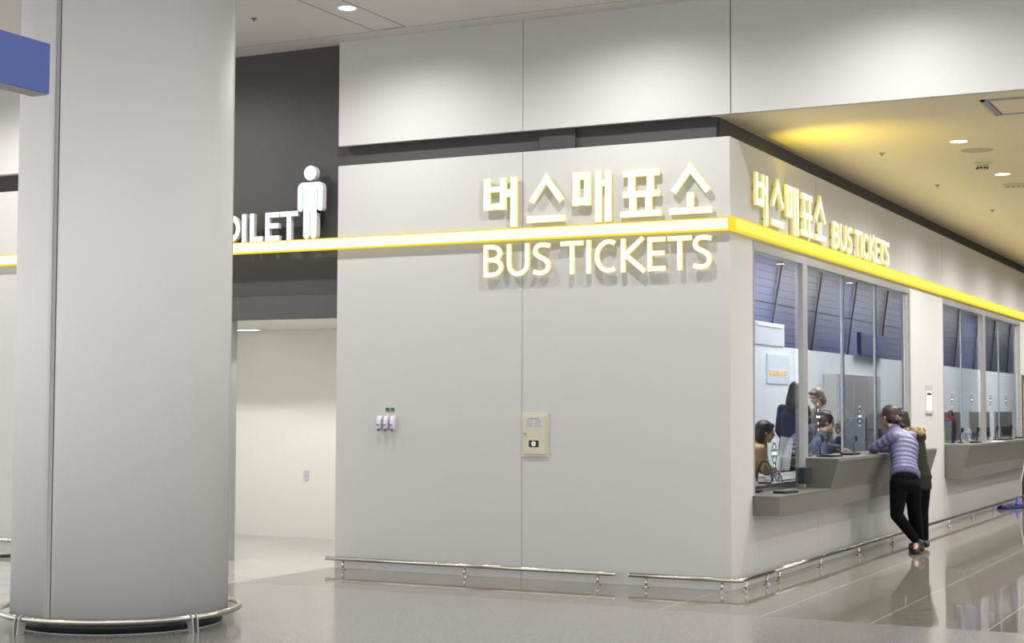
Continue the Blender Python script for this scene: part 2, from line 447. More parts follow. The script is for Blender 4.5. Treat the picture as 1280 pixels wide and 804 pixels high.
# ------------------------------------------------------------------ light strip
SB, ST, SD = 3.150, 3.268, .055
b = MB()
def quadstrip(b, y_or_x):
    pass
b.mi = 0; b.box(-12,-SD,SB+.014,.0,-.004,ST-.010)
b.mi = 2; b.box(-12,-SD+.0015,SB,SD-.002,-.004,SB+.014); b.box(-12,-SD+.0015,ST-.010,SD-.002,-.004,ST)
b.box(.0,-SD,SB+.014,SD,-.004,ST-.010)
b.mi = 1; b.box(.004,-.004,SB+.014,SD,46,ST-.010)
b.mi = 2; b.box(.004,-.004,SB,SD-.0015,46,SB+.014); b.box(.004,-.004,ST-.010,SD-.0015,46,ST)
o = b.build('light_strip', [M['stripfront'], M['stripside'], M['stripedge']])
tag(o, 'glowing yellow light strip running along the facade and round its corner', 'light strip')

# ------------------------------------------------------------------ lettering
def thick(poly, w, closed=False):
    P = [Vector((x, y)) for x, y in poly]; n = len(P); L, R = [], []
    for i in range(n):
        if closed: a = (P[i]-P[i-1]).normalized(); c = (P[(i+1)%n]-P[i]).normalized()
        else:
            a = (P[i]-P[i-1]).normalized() if i > 0 else None
            c = (P[i+1]-P[i]).normalized() if i < n-1 else None
            a = a or c; c = c or a
        na = Vector((-a.y, a.x)); nc = Vector((-c.y, c.x)); m = (na+nc)
        m = m/m.length if m.length > 1e-6 else na
        k = w/2/max(.45, m.dot(na)); L.append(P[i]+m*k); R.append(P[i]-m*k)
    return L, R
def stroke(b, poly, w, map_, d0, d1, closed=False):
    L, R = thick(poly, w, closed); n = len(L)
    V = [[b.bm.verts.new(map_(p.x, p.y, d)) for p in S] for d in (d0, d1) for S in (L, R)]
    L0, R0, L1, R1 = V
    for i in range(n if closed else n-1):
        j = (i+1) % n
        b.mi = 0; b._f([L1[i], R1[i], R1[j], L1[j]])
        b.mi = 1; b._f([L0[i], L0[j], R0[j], R0[i]]); b._f([L0[i], L1[i], L1[j], L0[j]]); b._f([R0[i], R0[j], R1[j], R1[i]])
    if not closed:
        b._f([L0[0], R0[0], R1[0], L1[0]]); b._f([L0[-1], L1[-1], R1[-1], R0[-1]])
def arc(cx, cy, rx, ry, a0, a1, n=14):
    return [(cx+rx*math.cos(math.radians(a0+(a1-a0)*i/n)), cy+ry*math.sin(math.radians(a0+(a1-a0)*i/n))) for i in range(n+1)]
def bez(p, n=9):
    out = [p[0]]
    for k in range(0, len(p)-1, 3):
        a, c, d, e = p[k:k+4]
        for i in range(1, n+1):
            t = i/n; u = 1-t
            out.append(tuple(u**3*a[q]+3*u*u*t*c[q]+3*u*t*t*d[q]+t**3*e[q] for q in (0,1)))
    return out
# Latin capitals: strokes on the centreline of a box [x0,x1] x [z0,z1], stroke width w
def latin(ch, x0, x1, z0, z1, w):
    h = w/2; a, c, d, e = x0+h, x1-h, z0+h, z1-h; W = c-a; H = e-d; mid = z0+(z1-z0)*.53
    if ch == 'B':
        r = (e-mid)/2; r2 = (mid-d)/2
        return [([(a,z0),(a,z1)],0), ([(a,e)]+arc(a+W*.42,mid+r,W*.50,r,90,-90)+[(a,mid)],0), ([(a,mid)]+arc(a+W*.45,d+r2,W*.55,r2,90,-90)+[(a,d)],0)]
    if ch == 'U':
        return [([(a,z1)]+arc((a+c)/2,d+W*.5,W/2,W*.5,180,360)+[(c,z1)],0)]
    if ch == 'S':
        return [(bez([(x1-.004,e-H*.045),(x0+W*.62,e+H*.04),(a,e+H*.02),(a+W*.0,e-H*.24),(a+W*.02,e-H*.46),(c,e-H*.44),(c,d+H*.26),(c+W*.0,d-H*.04),(a+W*.35,d-H*.03),(x0+W*.04,d+H*.06)]),0)]
    if ch == 'T': return [([(x0,e),(x1,e)],0), ([((x0+x1)/2,e),((x0+x1)/2,z0)],0)]
    if ch == 'I': return [([((x0+x1)/2,z0),((x0+x1)/2,z1)],0)]
    if ch == 'C': return [(arc(a+W*.62,(d+e)/2,W*.62,H/2,60,300,26),0)] if W < H*.75 else [(arc((a+c)/2,(d+e)/2,W/2,H/2,45,315,26),0)]
    if ch == 'O': return [(arc((a+c)/2,(d+e)/2,W/2,H/2,0,347,28),1)]
    if ch == 'K': return [([(a,z0),(a,z1)],0), ([(c-.0*W,z1),(a+W*.10,(d+e)/2+H*.02),(c+W*.08,z0)],0)]
    if ch == 'E': return [([(a,z0),(a,z1)],0), ([(a,e),(x1-.0,e)],0), ([(a,(d+e)/2+H*.03),(x1-W*.07,(d+e)/2+H*.03)],0), ([(a,d),(x1,d)],0)]
    if ch == 'L': return [([(a,z0),(a,z1)],0), ([(a,d),(x1,d)],0)]
def bar(x0, x1, z0, z1):      # a filled rectangle as one stroke
    if x1-x0 > z1-z0: return ([(x0,(z0+z1)/2),(x1,(z0+z1)/2)], z1-z0)
    return ([((x0+x1)/2,z0),((x0+x1)/2,z1)], x1-x0)
HANGUL = [
 ('beo', [bar(-2.428,-2.358,3.448,3.747), bar(-2.256,-2.188,3.448,3.747), bar(-2.36,-2.25,3.616,3.671), bar(-2.36,-2.25,3.448,3.510), bar(-2.19,-2.14,3.566,3.635), bar(-2.145,-2.073,3.282,3.748)]),
 ('seu', [([(-1.772,3.712),(-1.925,3.502)],.060), ([(-1.772,3.712),(-1.612,3.500)],.060), ([(-1.745,3.700),(-1.772,3.745),(-1.799,3.700)],.03), bar(-1.970,-1.576,3.306,3.371)]),
 ('mae', [bar(-1.502,-1.430,3.443,3.749), bar(-1.386,-1.317,3.443,3.749), bar(-1.500,-1.319,3.443,3.514), bar(-1.500,-1.319,3.680,3.749), bar(-1.275,-1.207,3.283,3.750), bar(-1.179,-1.112,3.283,3.750), bar(-1.208,-1.178,3.611,3.669)]),
 ('pyo', [bar(-1.0,-.647,3.675,3.739), bar(-.95,-.878,3.54,3.68), bar(-.768,-.697,3.54,3.68), bar(-1.0,-.647,3.487,3.548), bar(-.937,-.867,3.365,3.49), bar(-.782,-.716,3.365,3.49), bar(-1.023,-.626,3.308,3.369)]),
 ('so', [([(-.352,3.722),(-.511,3.513)],.060), ([(-.352,3.722),(-.187,3.508)],.060), ([(-.325,3.712),(-.352,3.757),(-.379,3.712)],.03), bar(-.385,-.318,3.36,3.502), bar(-.55,-.151,3.310,3.371)]),
]
LAT = [('B',-2.428,-2.219),('U',-2.180,-1.945),('S',-1.907,-1.727),('T',-1.624,-1.392),('I',-1.367,-1.313),('C',-1.279,-1.045),('K',-1.020,-.781),('E',-.762,-.587),('T',-.567,-.338),('S',-.330,-.152)]
def lettering(t, mapf, lat, z0, z1, w, dx, dz, hang=True, sx=1., off=0., d0=.034, d1=.056):
    objs = []
    if hang:
        for nm, S in HANGUL:
            b = MB()
            tr = lambda p: (off+(p[0])*sx, p[1]+dz)
            for poly, ww in S:
                stroke(b, [tr(p) for p in poly], ww-.006, mapf, d0, d1)
            rim = [f for f in b.bm.faces]
            b.mi = 1
            for poly, ww in S:
                q = [Vector(tr(p)) for p in poly]
                q[0] = q[0]-(q[1]-q[0]).normalized()*.0035; q[-1] = q[-1]+(q[-1]-q[-2]).normalized()*.0035
                L, R = thick([tuple(v) for v in q], ww+.001); b.mi = 1
                pl = [tuple(v) for v in L]+[tuple(v) for v in reversed(R)]
                b.prism(pl, mapf, d0-.004, d1-.006)
            b.build('syllable', [M['letter'], M['letter_rim']], t)
    for ch, x0, x1 in lat:
        b = MB()
        for poly, cl in latin(ch, x0, x1, z0, z1, w): stroke(b, poly, w-.005, mapf, d0, d1, bool(cl))
        for f in b.bm.faces: pass
        bb = MB()
        for poly, cl in latin(ch, x0, x1, z0, z1, w):
            stroke(b, poly, w+.002, lambda x, z, d: mapf(x, z, d), d0-.004, d1-.006, bool(cl))
        # the wider backing is the yellow rim
        bm = b.bm; bm.verts.ensure_lookup_table()
        for f in bm.faces:
            ds = [mapf(0,0,0)]
        ax = Vector(mapf(0,0,1))-Vector(mapf(0,0,0))
        base = Vector(mapf(0,0,0)).dot(ax)
        for f in bm.faces:
            if all(abs(v.co.dot(ax)-base-d1) < 1e-5 for v in f.verts): f.material_index = 0
            else: f.material_index = 1
        bb.bm.free()
        b.build('letter', [M['letter'], M['letter_rim']], t)
mf = lambda x, z, d: (x, -d, z)
t = thing('wall_lettering', 'large glowing Korean and BUS TICKETS lettering on the front wall', 'sign', (-1.3,-.03,3.3))
lettering(t, mf, LAT, 2.812, 3.120, .045, 0, 0)
HP = [(-2.11,3.35),(-2.11,3.7),(-2.39,3.6),(-1.8,3.34),(-1.77,3.69),(-1.24,3.5),(-1.145,3.5),(-1.47,3.6),(-.92,3.34),(-.7,3.7),(-.35,3.40),(-.35,3.70)]
for x, z in HP+[(-2.403,2.96),(-2.155,3.0),(-1.508,2.9),(-1.34,2.95),(-.995,2.95),(-.737,2.95),(-.4525,2.9)]:
        b = MB(); b.cyl((x,-.0,z),(x,-.035,z),.008,seg=8); b.build('stand_off', M['frame'], t)
ms = lambda y, z, d: (d, y, z)
t = thing('wall_lettering', 'smaller glowing Korean and BUS TICKETS lettering on the side wall above the window', 'sign', (.03,3.2,3.4))
lettering(t, ms, [], 0, 0, .05, 0, 0, True, 2.330/2.277, .57+2.428*2.330/2.277, .034, .056)
s0, s1 = 3.19, 5.66
LS = [(c, s0+(x0+2.428)/(2.276)*(s1-s0), s0+(x1+2.428)/(2.276)*(s1-s0)) for c, x0, x1 in LAT]
lettering(t, ms, LS, 3.282, 3.575, .052, 0, 0, False)
sxx = 2.330/2.277
for y, z in [(.57+(x+2.428)*sxx, z) for x, z in HP]+[(s0+(x+2.428)/2.276*(s1-s0), z) for x, z in ((-2.403,3.4),(-2.155,3.45),(-1.508,3.38),(-1.34,3.4),(-.995,3.4),(-.737,3.4),(-.4525,3.4))]:
    b = MB(); b.cyl((0,y,z),(.035,y,z),.008,seg=8); b.build('stand_off', M['frame'], t)
# TOILET and the pictogram
t = thing('toilet_lettering', 'white block letters reading TOILET standing on the light strip', 'sign', (-5.2,-.02,ST))
TL = [('T',-5.90,-5.70),('O',-5.665,-5.375+.125),('I',-5.235,-5.185),('L',-5.135,-4.985),('E',-4.945,-4.775),('T',-4.765,-4.545)]
TL = [('T',-5.80,-5.58),('O',-5.545,-5.262),('I',-5.245,-5.183),('L',-5.140,-4.983),('E',-4.948,-4.775),('T',-4.765,-4.550)]
for ch, x0, x1 in TL:
    b = MB()
    for poly, cl in latin(ch, x0, x1, ST+.001, 3.560, .052): stroke(b, poly, .052, mf, .0, .05, bool(cl))
    bmx = b.bm
    for f in bmx.faces: f.material_index = 0 if all(abs(v.co.y+.05) < 1e-5 for v in f.verts) else 1
    b.build('letter', [M['wletter'], M['wside']], t)
t = thing('restroom_pictogram', 'glowing white standing man pictogram beside the TOILET letters', 'sign', (-4.4,-.02,ST))
mcx = -4.402
def pict(g):
    hw, ar = .150+g, .031+g
    sh = arc(mcx-hw+.060,3.776,.060,.064+g,180,90,6)+arc(mcx+hw-.060,3.776,.060,.064+g,90,0,6)
    out = [arc(mcx-.003,3.934,.074+g,.074+g,0,345,24), sh, [(mcx-.079-g,3.53),(mcx+.079+g,3.53),(mcx+.079+g,3.80),(mcx-.079-g,3.80)]]
    for q in (-1, 1):
        c = mcx+q*(.150-.031); out.append(arc(c,3.580,ar,ar,180,360,10)+[(c+ar,3.78),(c-ar,3.78)])
        c = mcx+q*.042; rr = .037+g; out.append(arc(c,ST+.040,rr,.038+g*.5,180,360,10)+[(c+rr,3.56),(c-rr,3.56)])
    return out
b = MB()
for poly in pict(0.):
    b.mi = 0; side = b.prism(poly, mf, .045, .051)
    for f in side:
        if f: f.material_index = 1
b.mi = 1
b.box(mcx-.125,-.0465,3.56,mcx+.125,.012,3.79); b.box(mcx-.06,-.0465,ST+.05,mcx+.06,.012,3.56)
b.mi = 2
for poly in pict(.002): b.prism(poly, mf, -.014, .046)
b.build('figure', [M['man'], M['manside'], M['wside']], t)

# ------------------------------------------------------------------ bumper rails
def rail(label, pts, posts, ends=True, off=0):
    loc = pts[0]
    t = thing('bumper_rail', label, 'rail', (pts[0][0], pts[0][1], 0), 'steel bumper rails at the foot of the walls')
    b = MB(); b.tube([(x, y, .105) for x, y in pts], .020, 14)
    b.build('tube', M['steel'], t)
    for p in (pts[0], pts[-1]):
        b = MB(); b.ell((p[0],p[1],.105), [(.0205,0,0),(0,.0205,0),(0,0,.0205)], 12, 8); b.build('end_cap', M['chrome'], t)
    for x, y in posts:
        b = MB(); b.cyl((x,y,0),(x,y,.09),.013); b.cyl((x,y,.0),(x,y,.007),.034); b.cyl((x,y,.007),(x,y,.016),.022)
        b.build('post', M['steel'], t)
r = .055
rail('low steel bumper rail with three posts left of the wall cabinet, along the front wall', [(-4.12,-.125),(-1.057,-.125)], [(-3.922,-.125),(-2.575,-.125),(-1.214,-.125)])
cor = [(.125-r+r*math.cos(a), -.125+r+r*math.sin(a)) for a in [-PI/2+PI/2*k/5 for k in range(6)]]
rail('low steel bumper rail bent around the corner of the booth', [(-.905,-.125)]+cor+[(.125,.79)], [(-.747,-.125),(-.04,-.125),(.125,.03),(.125,.62)])
rail('long low steel bumper rail along the side wall below the ticket counters', [(.125,.90)]+[(.125,y) for y in (2,4,6,8)]+[(.125,24)], [(.125,y) for y in (.99,2.36,3.85,5.4,6.95,8.6,10.3,12.0,13.7,15.4,17.1,18.8,20.5)])
rail('low steel bumper rail along the wall left of the big column', [(-12,-.125),(-7.3,-.125)], [(-11.5,-.125),(-10,-.125),(-8.9,-.125),(-7.5,-.125)])

# ------------------------------------------------------------------ column
CX, CY, CR = -3.365, -3.998, .785
t = thing('round_column', 'big round pale grey clad column standing in the hall at the left', 'column', (CX,CY,0))
def sector(r0, r1, a0, a1, z0, z1, n=40):
    b = MB(); A = [math.radians(a0+(a1-a0)*i/n) for i in range(n+1)]
    rs = []
    for a in A:
        c, s = math.cos(a), math.sin(a)
        e = .0
        rs.append([(CX+r0*c,CY+r0*s,z0),(CX+r1*c,CY+r1*s,z0),(CX+r1*c,CY+r1*s,z1),(CX+r0*c,CY+r0*s,z1)])
    b.rings(rs, smooth=False)
    for f in b.bm.faces:
        if abs(f.normal.z) < .1: pass
    return b
def cladding(a0, a1):
    o = sector(CR-.04, CR, a0, a1, .085, ZC-.01).build('cladding_panel', M['panel2'], t)
    me = o.data
    for p in me.polygons: p.use_smooth = False
    for p in me.polygons:
        n = p.normal; c = p.center
        if abs(n.z) < .5 and (Vector((c.x-CX, c.y-CY)).length > CR-.01) and p.area > .02: p.use_smooth = True
    return o
seam = 273.2
for k in range(3):
    a = seam+k*120
    cladding(a+.45, a+120-3.2)
    b = sector(CR-.05, CR-.006, a-3.05, a-.8, .085, ZC-.01, 3); b.build('edge_strip', M['edge'], t)
b = MB(); b.cyl((CX,CY,.02),(CX,CY,ZC),CR-.045,seg=64); b.build('core', M['seam'], t)
b = MB(); b.cyl((CX,CY,0),(CX,CY,.10),.745,seg=72); b.build('plinth', M['black'], t)
b = MB(); b.cyl((CX,CY,0),(CX,CY,.006),.755,seg=72); b.build('plinth_ring', M['frame'], t)
t = thing('column_bumper_ring', 'steel bumper ring around the foot of the big round column', 'rail', (CX,CY,0))
b = MB(); b.tube([(CX+.868*math.cos(a), CY+.868*math.sin(a), .105) for a in [2*PI*k/96 for k in range(96)]], .0215, 14, True)
b.build('tube', M['steel'], t)
for ang in (259.5, 345, 75, 165):
    a = math.radians(ang); R_ = Vector((math.cos(a), math.sin(a), 0)); T_ = Vector((-math.sin(a), math.cos(a), 0)); c0 = Vector((CX,CY,0))
    for s in (-1, 1):
        b = MB(); o_ = T_*(.020*s)
        prof = [(.838,.085),(.838,.115),(.852,.133),(.872,.137),(.893,.128),(.905,.10),(.915,.0),(.86,.0)]
        mp = lambda p, q, d: tuple(c0+R_*p+Vector((0,0,q))+T_*(d))
        b.prism(prof, mp, .021*s-.0035, .021*s+.0035); b.build('bracket', M['frame'], t)

# ------------------------------------------------------------------ hanging blue sign
t = thing('hanging_sign', 'blue hanging direction sign at the upper left, in front of the column', 'sign', (-2.6,-6.6,ZC))
b = MB(); b.box(-2.665,-8.4,3.556,-2.525,-5.73,3.876,.003); b.build('sign_box', M['blue'], t)
b = MB(); b.box(-2.655,-8.39,3.548,-2.535,-5.74,3.556); b.build('bottom_tray', M['edge'], t)
for y in (-8.1,-6.9):
    b = MB(); b.cyl((-2.6,y,3.87),(-2.6,y,ZC),.012); b.cyl((-2.6,y,ZC-.01),(-2.6,y,ZC),.04); b.build('hanger', M['frame'], t)

# ------------------------------------------------------------------ wall fittings
t = thing('wall_cabinet', 'cream metal cabinet set in the front wall with a small round window', 'cabinet', (-1.9,0,1.33))
b = MB(); b.box(-2.036,-.012,1.128,-1.762,0.0,1.535,.003); b.build('frame', M['cream'], t)
b = MB(); b.box(-2.012,-.020,1.155,-1.787,-.010,1.512,.004); d = b.build('door', M['cream'], t)
b = MB(); b.box(-1.995,-.0215,1.395,-1.815,-.0195,1.497); b.mi = 1
for k in range(5):
    for x0 in (-1.985,-1.90): b.box(x0,-.0222,1.41+k*.015,x0+.07,-.0214,1.414+k*.015)
b.box(-1.96,-.0222,1.482,-1.85,-.0214,1.489); b.build('label_plate', [M['silver'], M['ink']], d).location = (0,0,0)
b = MB(); b.box(-1.957,-.0215,1.222,-1.857,-.0195,1.282); b.mi = 1; b.cyl((-1.907,-.0215,1.252),(-1.907,-.026,1.252),.023,seg=20); b.mi = 2; b.cyl((-1.907,-.026,1.252),(-1.907,-.0266,1.252),.008,seg=12)
b.build('sight_window', [M['black'], M['paper'], M['ink']], d).location = (0,0,0)
b = MB(); b.cyl((-1.993,-.02,1.34),(-1.993,-.03,1.34),.010,seg=12); b.build('lock', M['chrome'], d).location = (0,0,0)

desc = ['leftmost of the three white wall dispensers', 'middle one of the three white wall dispensers', 'rightmost of the three white wall dispensers']
for k, x in enumerate((-3.580,-3.505,-3.430)):
    t = thing('dispenser', desc[k], 'dispenser', (x,0,1.43), 'white dispensers on the front wall')
    b = MB()
    rs = []
    for z, wd, dp in ((1.368,.018,.04),(1.38,.022,.05),(1.42,.025,.055),(1.465,.027,.05),(1.494,.026,.035),(1.498,.024,.02)):
        rs.append([(x-wd,0,z),(x-wd,-dp*.7,z),(x-wd*.6,-dp,z),(x+wd*.6,-dp,z),(x+wd,-dp*.7,z),(x+wd,0,z)])
    b.rings(rs, smooth=False); b.build('body', M['plastic'], t)
    b = MB(); b.box(x-.014,-.055,1.405,x+.014,-.052,1.418); b.build('mark', mat('violet_mark_%d'%k,(.12,.12,.35),.5), t)
    b = MB(); b.cyl((x,-.045,1.355),(x,-.045,1.37),.011,seg=10); b.build('nozzle', M['black'], t)
for x, lb in ((-3.503,'left one of two small green square labels above the dispensers'),(-3.448,'right one of two small green square labels above the dispensers')):
    b = MB(); b.box(x-.021,-.003,1.537,x+.021,0,1.578); b.mi = 1; b.box(x-.012,-.0034,1.541,x+.006,-.003,1.546)
    tag(b.build('label', [M['green'], M['paper']]), lb, 'label')
t = thing('light_switch', 'small white switch plate on the lit corridor wall', 'switch', (-6.349,2.8,.746))
b = MB(); b.box(-6.385,2.79,.69,-6.313,2.8,.81,.003); b.build('plate', M['plastic'], t)
b = MB(); b.box(-6.362,2.786,.735,-6.336,2.791,.765); b.build('rocker', M['silver'], t)
t = thing('leaflet_holder', 'clear leaflet holder with a white notice on the side wall between the windows', 'holder', (.005,8.0,1.7))
b = MB(); b.box(0,7.80,1.52,.004,8.22,1.90); b.build('back_plate', mat('frosted_acrylic',(.50,.50,.46),.2,noise=(4,.03)), t)
b = MB(); b.box(.004,7.86,1.56,.008,8.16,1.82); b.mi = 1; b.box(.008,7.87,1.765,.009,8.14,1.795); b.mi = 2
b.box(.008,7.98,1.60,.009,8.02,1.73); b.build('leaflet', [M['paper'], M['navy'], M['silver']], t)
b = MB(); b.box(.0,7.80,1.52,.022,8.22,1.56); b.build('tray', bpy.data.materials['frosted_acrylic'], t)

# ------------------------------------------------------------------ ceiling fittings + lamps
def spot(loc, target, energy, size=1.9, blend=.9, color=(1,.975,.94), rad=.07):
    l = bpy.data.lights.new('spot_lamp', 'SPOT'); l.energy = energy; l.spot_size = size; l.spot_blend = blend; l.color = color; l.shadow_soft_size = rad
    o = bpy.data.objects.new('spot_lamp', l); col.objects.link(o); o.location = loc
    o.rotation_euler = (Vector(target)-Vector(loc)).to_track_quat('-Z','Y').to_euler(); return o
dl0 = None
def downlight(x, y, z, label, energy, size=2.85, group='round ceiling downlights', real=True, color=(1,.975,.94)):
    global dl0
    if real:
        if dl0 is None:
            t = thing('downlight', label, 'ceiling light', (x,y,z), group); dl0 = t
            b = MB(); rs = [[(x+r*math.cos(a), y+r*math.sin(a), zz) for a in [2*PI*k/24 for k in range(24)]] for r, zz in ((.095,z),(.098,z-.006),(.080,z-.008),(.078,z-.001))]
            b.rings(rs, cap=False); b.build('trim', M['lampoff'], t)
            b = MB(); b.cyl((x,y,z-.001),(x,y,z-.004),.078,seg=24); b.build('lens', M['lamp'], t)
        else:
            t = copy_tree(dl0); t.location = (x,y,z); t['label'] = label; t['group'] = group; t['_base'] = [x,y,z]
    spot((x,y,z-.03),(x,y,0),energy,size,.75 if z < 5 else .9,color=color)
E1, E2 = 265, 390
downlight(-3.27,-1.15,ZC,'round bright downlight in the high ceiling above the front wall',E1)
for x in (-10.5,-8.1,-5.7,-.87,1.53,3.93): downlight(x,-1.15,ZC,'round downlight in the high ceiling row above the front wall, out to the side',E1)
for x in (-8.1,-5.7,-.87,1.53,3.93): 
    for y in (-3.55,-5.95,-8.35): downlight(x,y,ZC,'round downlight in the high ceiling over the open hall',{-3.55:15,-5.95:30,-8.35:75}[y])
downlight(1.53,2.34,ZS,'nearer of the two bright downlights in the side soffit',E2)
downlight(1.53,4.75,ZS,'farther of the two bright downlights in the side soffit',E2)
for y in (7.16,9.57,12.0,14.4,16.8,19.2): downlight(1.53,y,ZS,'round downlight in the side soffit beyond the frame',E2)
for x in (3.93,6.33):
    for y in (2.34,7.16,12.0,14.4,19.2): downlight(x,y,ZS,'round downlight in the side soffit further from the booth',E2*.7)
def disc(name, x, y, z, r, h, m, label, cat, n=20):
    b = MB(); b.cyl((x,y,z),(x,y,z-h),r,r*.85,seg=n); return tag(b.build(name, m), label, cat)
disc('speaker_plate',1.58,2.98,ZS,.16,.006,mat('speaker_tan',(.48,.43,.33),.6,noise=(90,.1)),'flat round speaker plate in the soffit beside the nearer downlight','speaker')
t = thing('smoke_detector','small tan smoke detector with dark slots on the side soffit','detector',(1.48,3.83,ZS))
b = MB(); b.cyl((1.48,3.83,ZS),(1.48,3.83,ZS-.03),.075,.07,seg=20); b.build('base', M['cream'], t)
b = MB(); b.cyl((1.48,3.83,ZS-.03),(1.48,3.83,ZS-.075),.06,.045,seg=20); b.build('head', M['cream'], t)
b = MB()
for k in range(8):
    a = 2*PI*k/8; b.box(1.48+.052*math.cos(a)-.012,3.83+.052*math.sin(a)-.012,ZS-.068,1.48+.052*math.cos(a)+.012,3.83+.052*math.sin(a)+.012,ZS-.052)
b.build('slot', M['black'], t)
t = thing('ceiling_speaker','round white ceiling speaker beside the farther downlight at the right edge','speaker',(1.52,5.71,ZS))
b = MB(); b.cyl((1.52,5.71,ZS),(1.52,5.71,ZS-.02),.15,.14,seg=28); b.build('rim', M['cream'], t)
b = MB()
for k in range(4): b.box(1.42+k*.06,5.66,ZS-.024,1.45+k*.06,5.70,ZS-.02)
b.build('slot', M['black'], t)
t = thing('access_hatch','rectangular framed access hatch in the side soffit at the top right','hatch',(2.6,.65,ZS))
b = MB(); b.box(2.14,.36,ZS-.006,3.3,1.02,ZS); b.build('panel', M['soffit'], t)
b = MB()
for x0,y0,x1,y1 in ((2.10,.32,2.14,1.06),(2.10,.32,3.34,.36),(2.10,1.02,3.34,1.06),(3.3,.32,3.34,1.06)): b.box(x0,y0,ZS-.012,x1,y1,ZS)
b.mi = 1; b.box(2.15,.37,ZS-.009,2.165,1.01,ZS-.004)
b.build('frame', [M['edge'], M['black']], t)
for x, y, lb in ((.68,2.75,'small sprinkler head in the yellow-lit part of the soffit'),(.70,5.32,'tiny sprinkler head in the soffit near the dark band'),(.85,8.0,'farther tiny sprinkler head in the soffit near the dark band')):
    b = MB(); b.cyl((x,y,ZS),(x,y,ZS-.008),.03,seg=14); b.cyl((x,y,ZS-.008),(x,y,ZS-.03),.009,seg=8); tag(b.build('sprinkler', M['edge']), lb, 'sprinkler')
b = MB(); b.cyl((-4.28,-1.196,ZC),(-4.28,-1.196,ZC-.006),.03,seg=14); b.cyl((-4.28,-1.196,ZC-.006),(-4.28,-1.196,ZC-.03),.009,seg=8)
tag(b.build('sprinkler', M['ink']), 'small dark sprinkler head in the high ceiling left of the downlight', 'sprinkler')
# corridor ceiling lamp
t = thing('corridor_lamp','flat white lamp slot in the corridor ceiling beside the column edge','ceiling light',(-6.9,2.35,2.52))
b = MB(); b.box(-7.25,2.3,2.505,-6.75,2.42,2.52,.003); b.build('housing', M['lampoff'], t)
b = MB(); b.box(-7.22,2.32,2.502,-6.78,2.40,2.506); b.build('diffuser', mat('corridor_diffuser',(1,1,1),.5,emit=(1,1,.95),es=4), t)

def area(loc, target, energy, sx, sy, color):
    l = bpy.data.lights.new('room_or_fill_lamp','AREA'); l.shape = 'RECTANGLE'; l.size = sx; l.size_y = sy; l.energy = energy; l.color = color
    o = bpy.data.objects.new('room_or_fill_lamp', l); col.objects.link(o); o.location = loc
    o.rotation_euler = (Vector(target)-Vector(loc)).to_track_quat('-Z','Y').to_euler(); return o
for x in (-7.6,-6.1,-4.6): spot((x,.75,2.50),(x,.75,0),72,2.42,.12,(1,.99,.96),.05)
area((-6.0,1.3,2.50),(-6.0,1.5,0),8,2.4,.5,(1,.94,.82))
for y in (3,8,13,18,24,31): area((-1.0,y,3.90),(-1.0,y,0),215,1.2,2.2,(.96,.985,1.0))
area((-1.0,8.5,3.90),(-1.9,9.0,1.5),150,1.0,1.0,(.92,.96,1.0))  # extra unseen lamp added to brighten the partition near the glass
# added unseen lamp imitating yellow glow above the strip near the corner
spot((.20,1.15,3.36),(.66,1.70,4.19),50,1.95,1.,(1,.80,.0),.05)
def up_strip(y0, y1, energy):  # added area light standing in for glow along the whole strip
    l = bpy.data.lights.new('added_strip_glow','AREA'); l.shape = 'RECTANGLE'; l.size = .05; l.size_y = y1-y0; l.energy = energy; l.color = (1,.84,.42); l.spread = math.radians(110)
    o = bpy.data.objects.new('added_strip_glow', l); col.objects.link(o); o.location = (.10,(y0+y1)/2,3.30); o.rotation_euler = (0,math.radians(180+48),0)
up_strip(.1,22,38)

# ------------------------------------------------------------------ mop
t = thing('floor_mop','blue flat mop with a white pole leaning by the bumper rail at the right edge','mop',(.26,12.8,0))
b = MB()
rs = []
for k in range(13):
    u = k/12; x = .10+u*.30; y = 12.62+u*.72
    w = .075*(1-abs(2*u-1)**6*.4); h = .05+.015*math.sin(k*1.7)
    n = Vector((.72,-.30,0)).normalized()
    rs.append([Vector((x,y,0))+n*a*w+Vector((0,0,z*h)) for a, z in ((-1,.02),(-1,.6),(-.5,1),(.5,1),(1,.6),(1,.02))])
b.rings(rs); b.build('pad', M['mop'], t)
b = MB(); b.cyl((.30,13.10,.045),(.30,13.10,.08),.05,seg=14); b.capsule((.30,13.10,.08),.032,(.29,13.17,.17),.02); b.build('joint', M['mopj'], t)
b = MB(); b.tube([(.30,13.17,.15),(.44,13.40,1.15)],.010,10); b.build('pole', M['plastic'], t)

# small black plug and cable at the far left
t = thing('floor_cable','black plug with a thin cable on the floor left of the column','cable',(-7.75,-.9,0))
b = MB(); b.capsule((-7.55,-.78,.025),.022,(-7.68,-.86,.02),.016); b.build('plug', M['black'], t)
b = MB(); b.tube([(-7.68,-.86,.02),(-7.8,-.9,.012),(-7.95,-.95,.009),(-8.3,-1.1,.009)],.007,8); b.build('wire', M['black'], t)

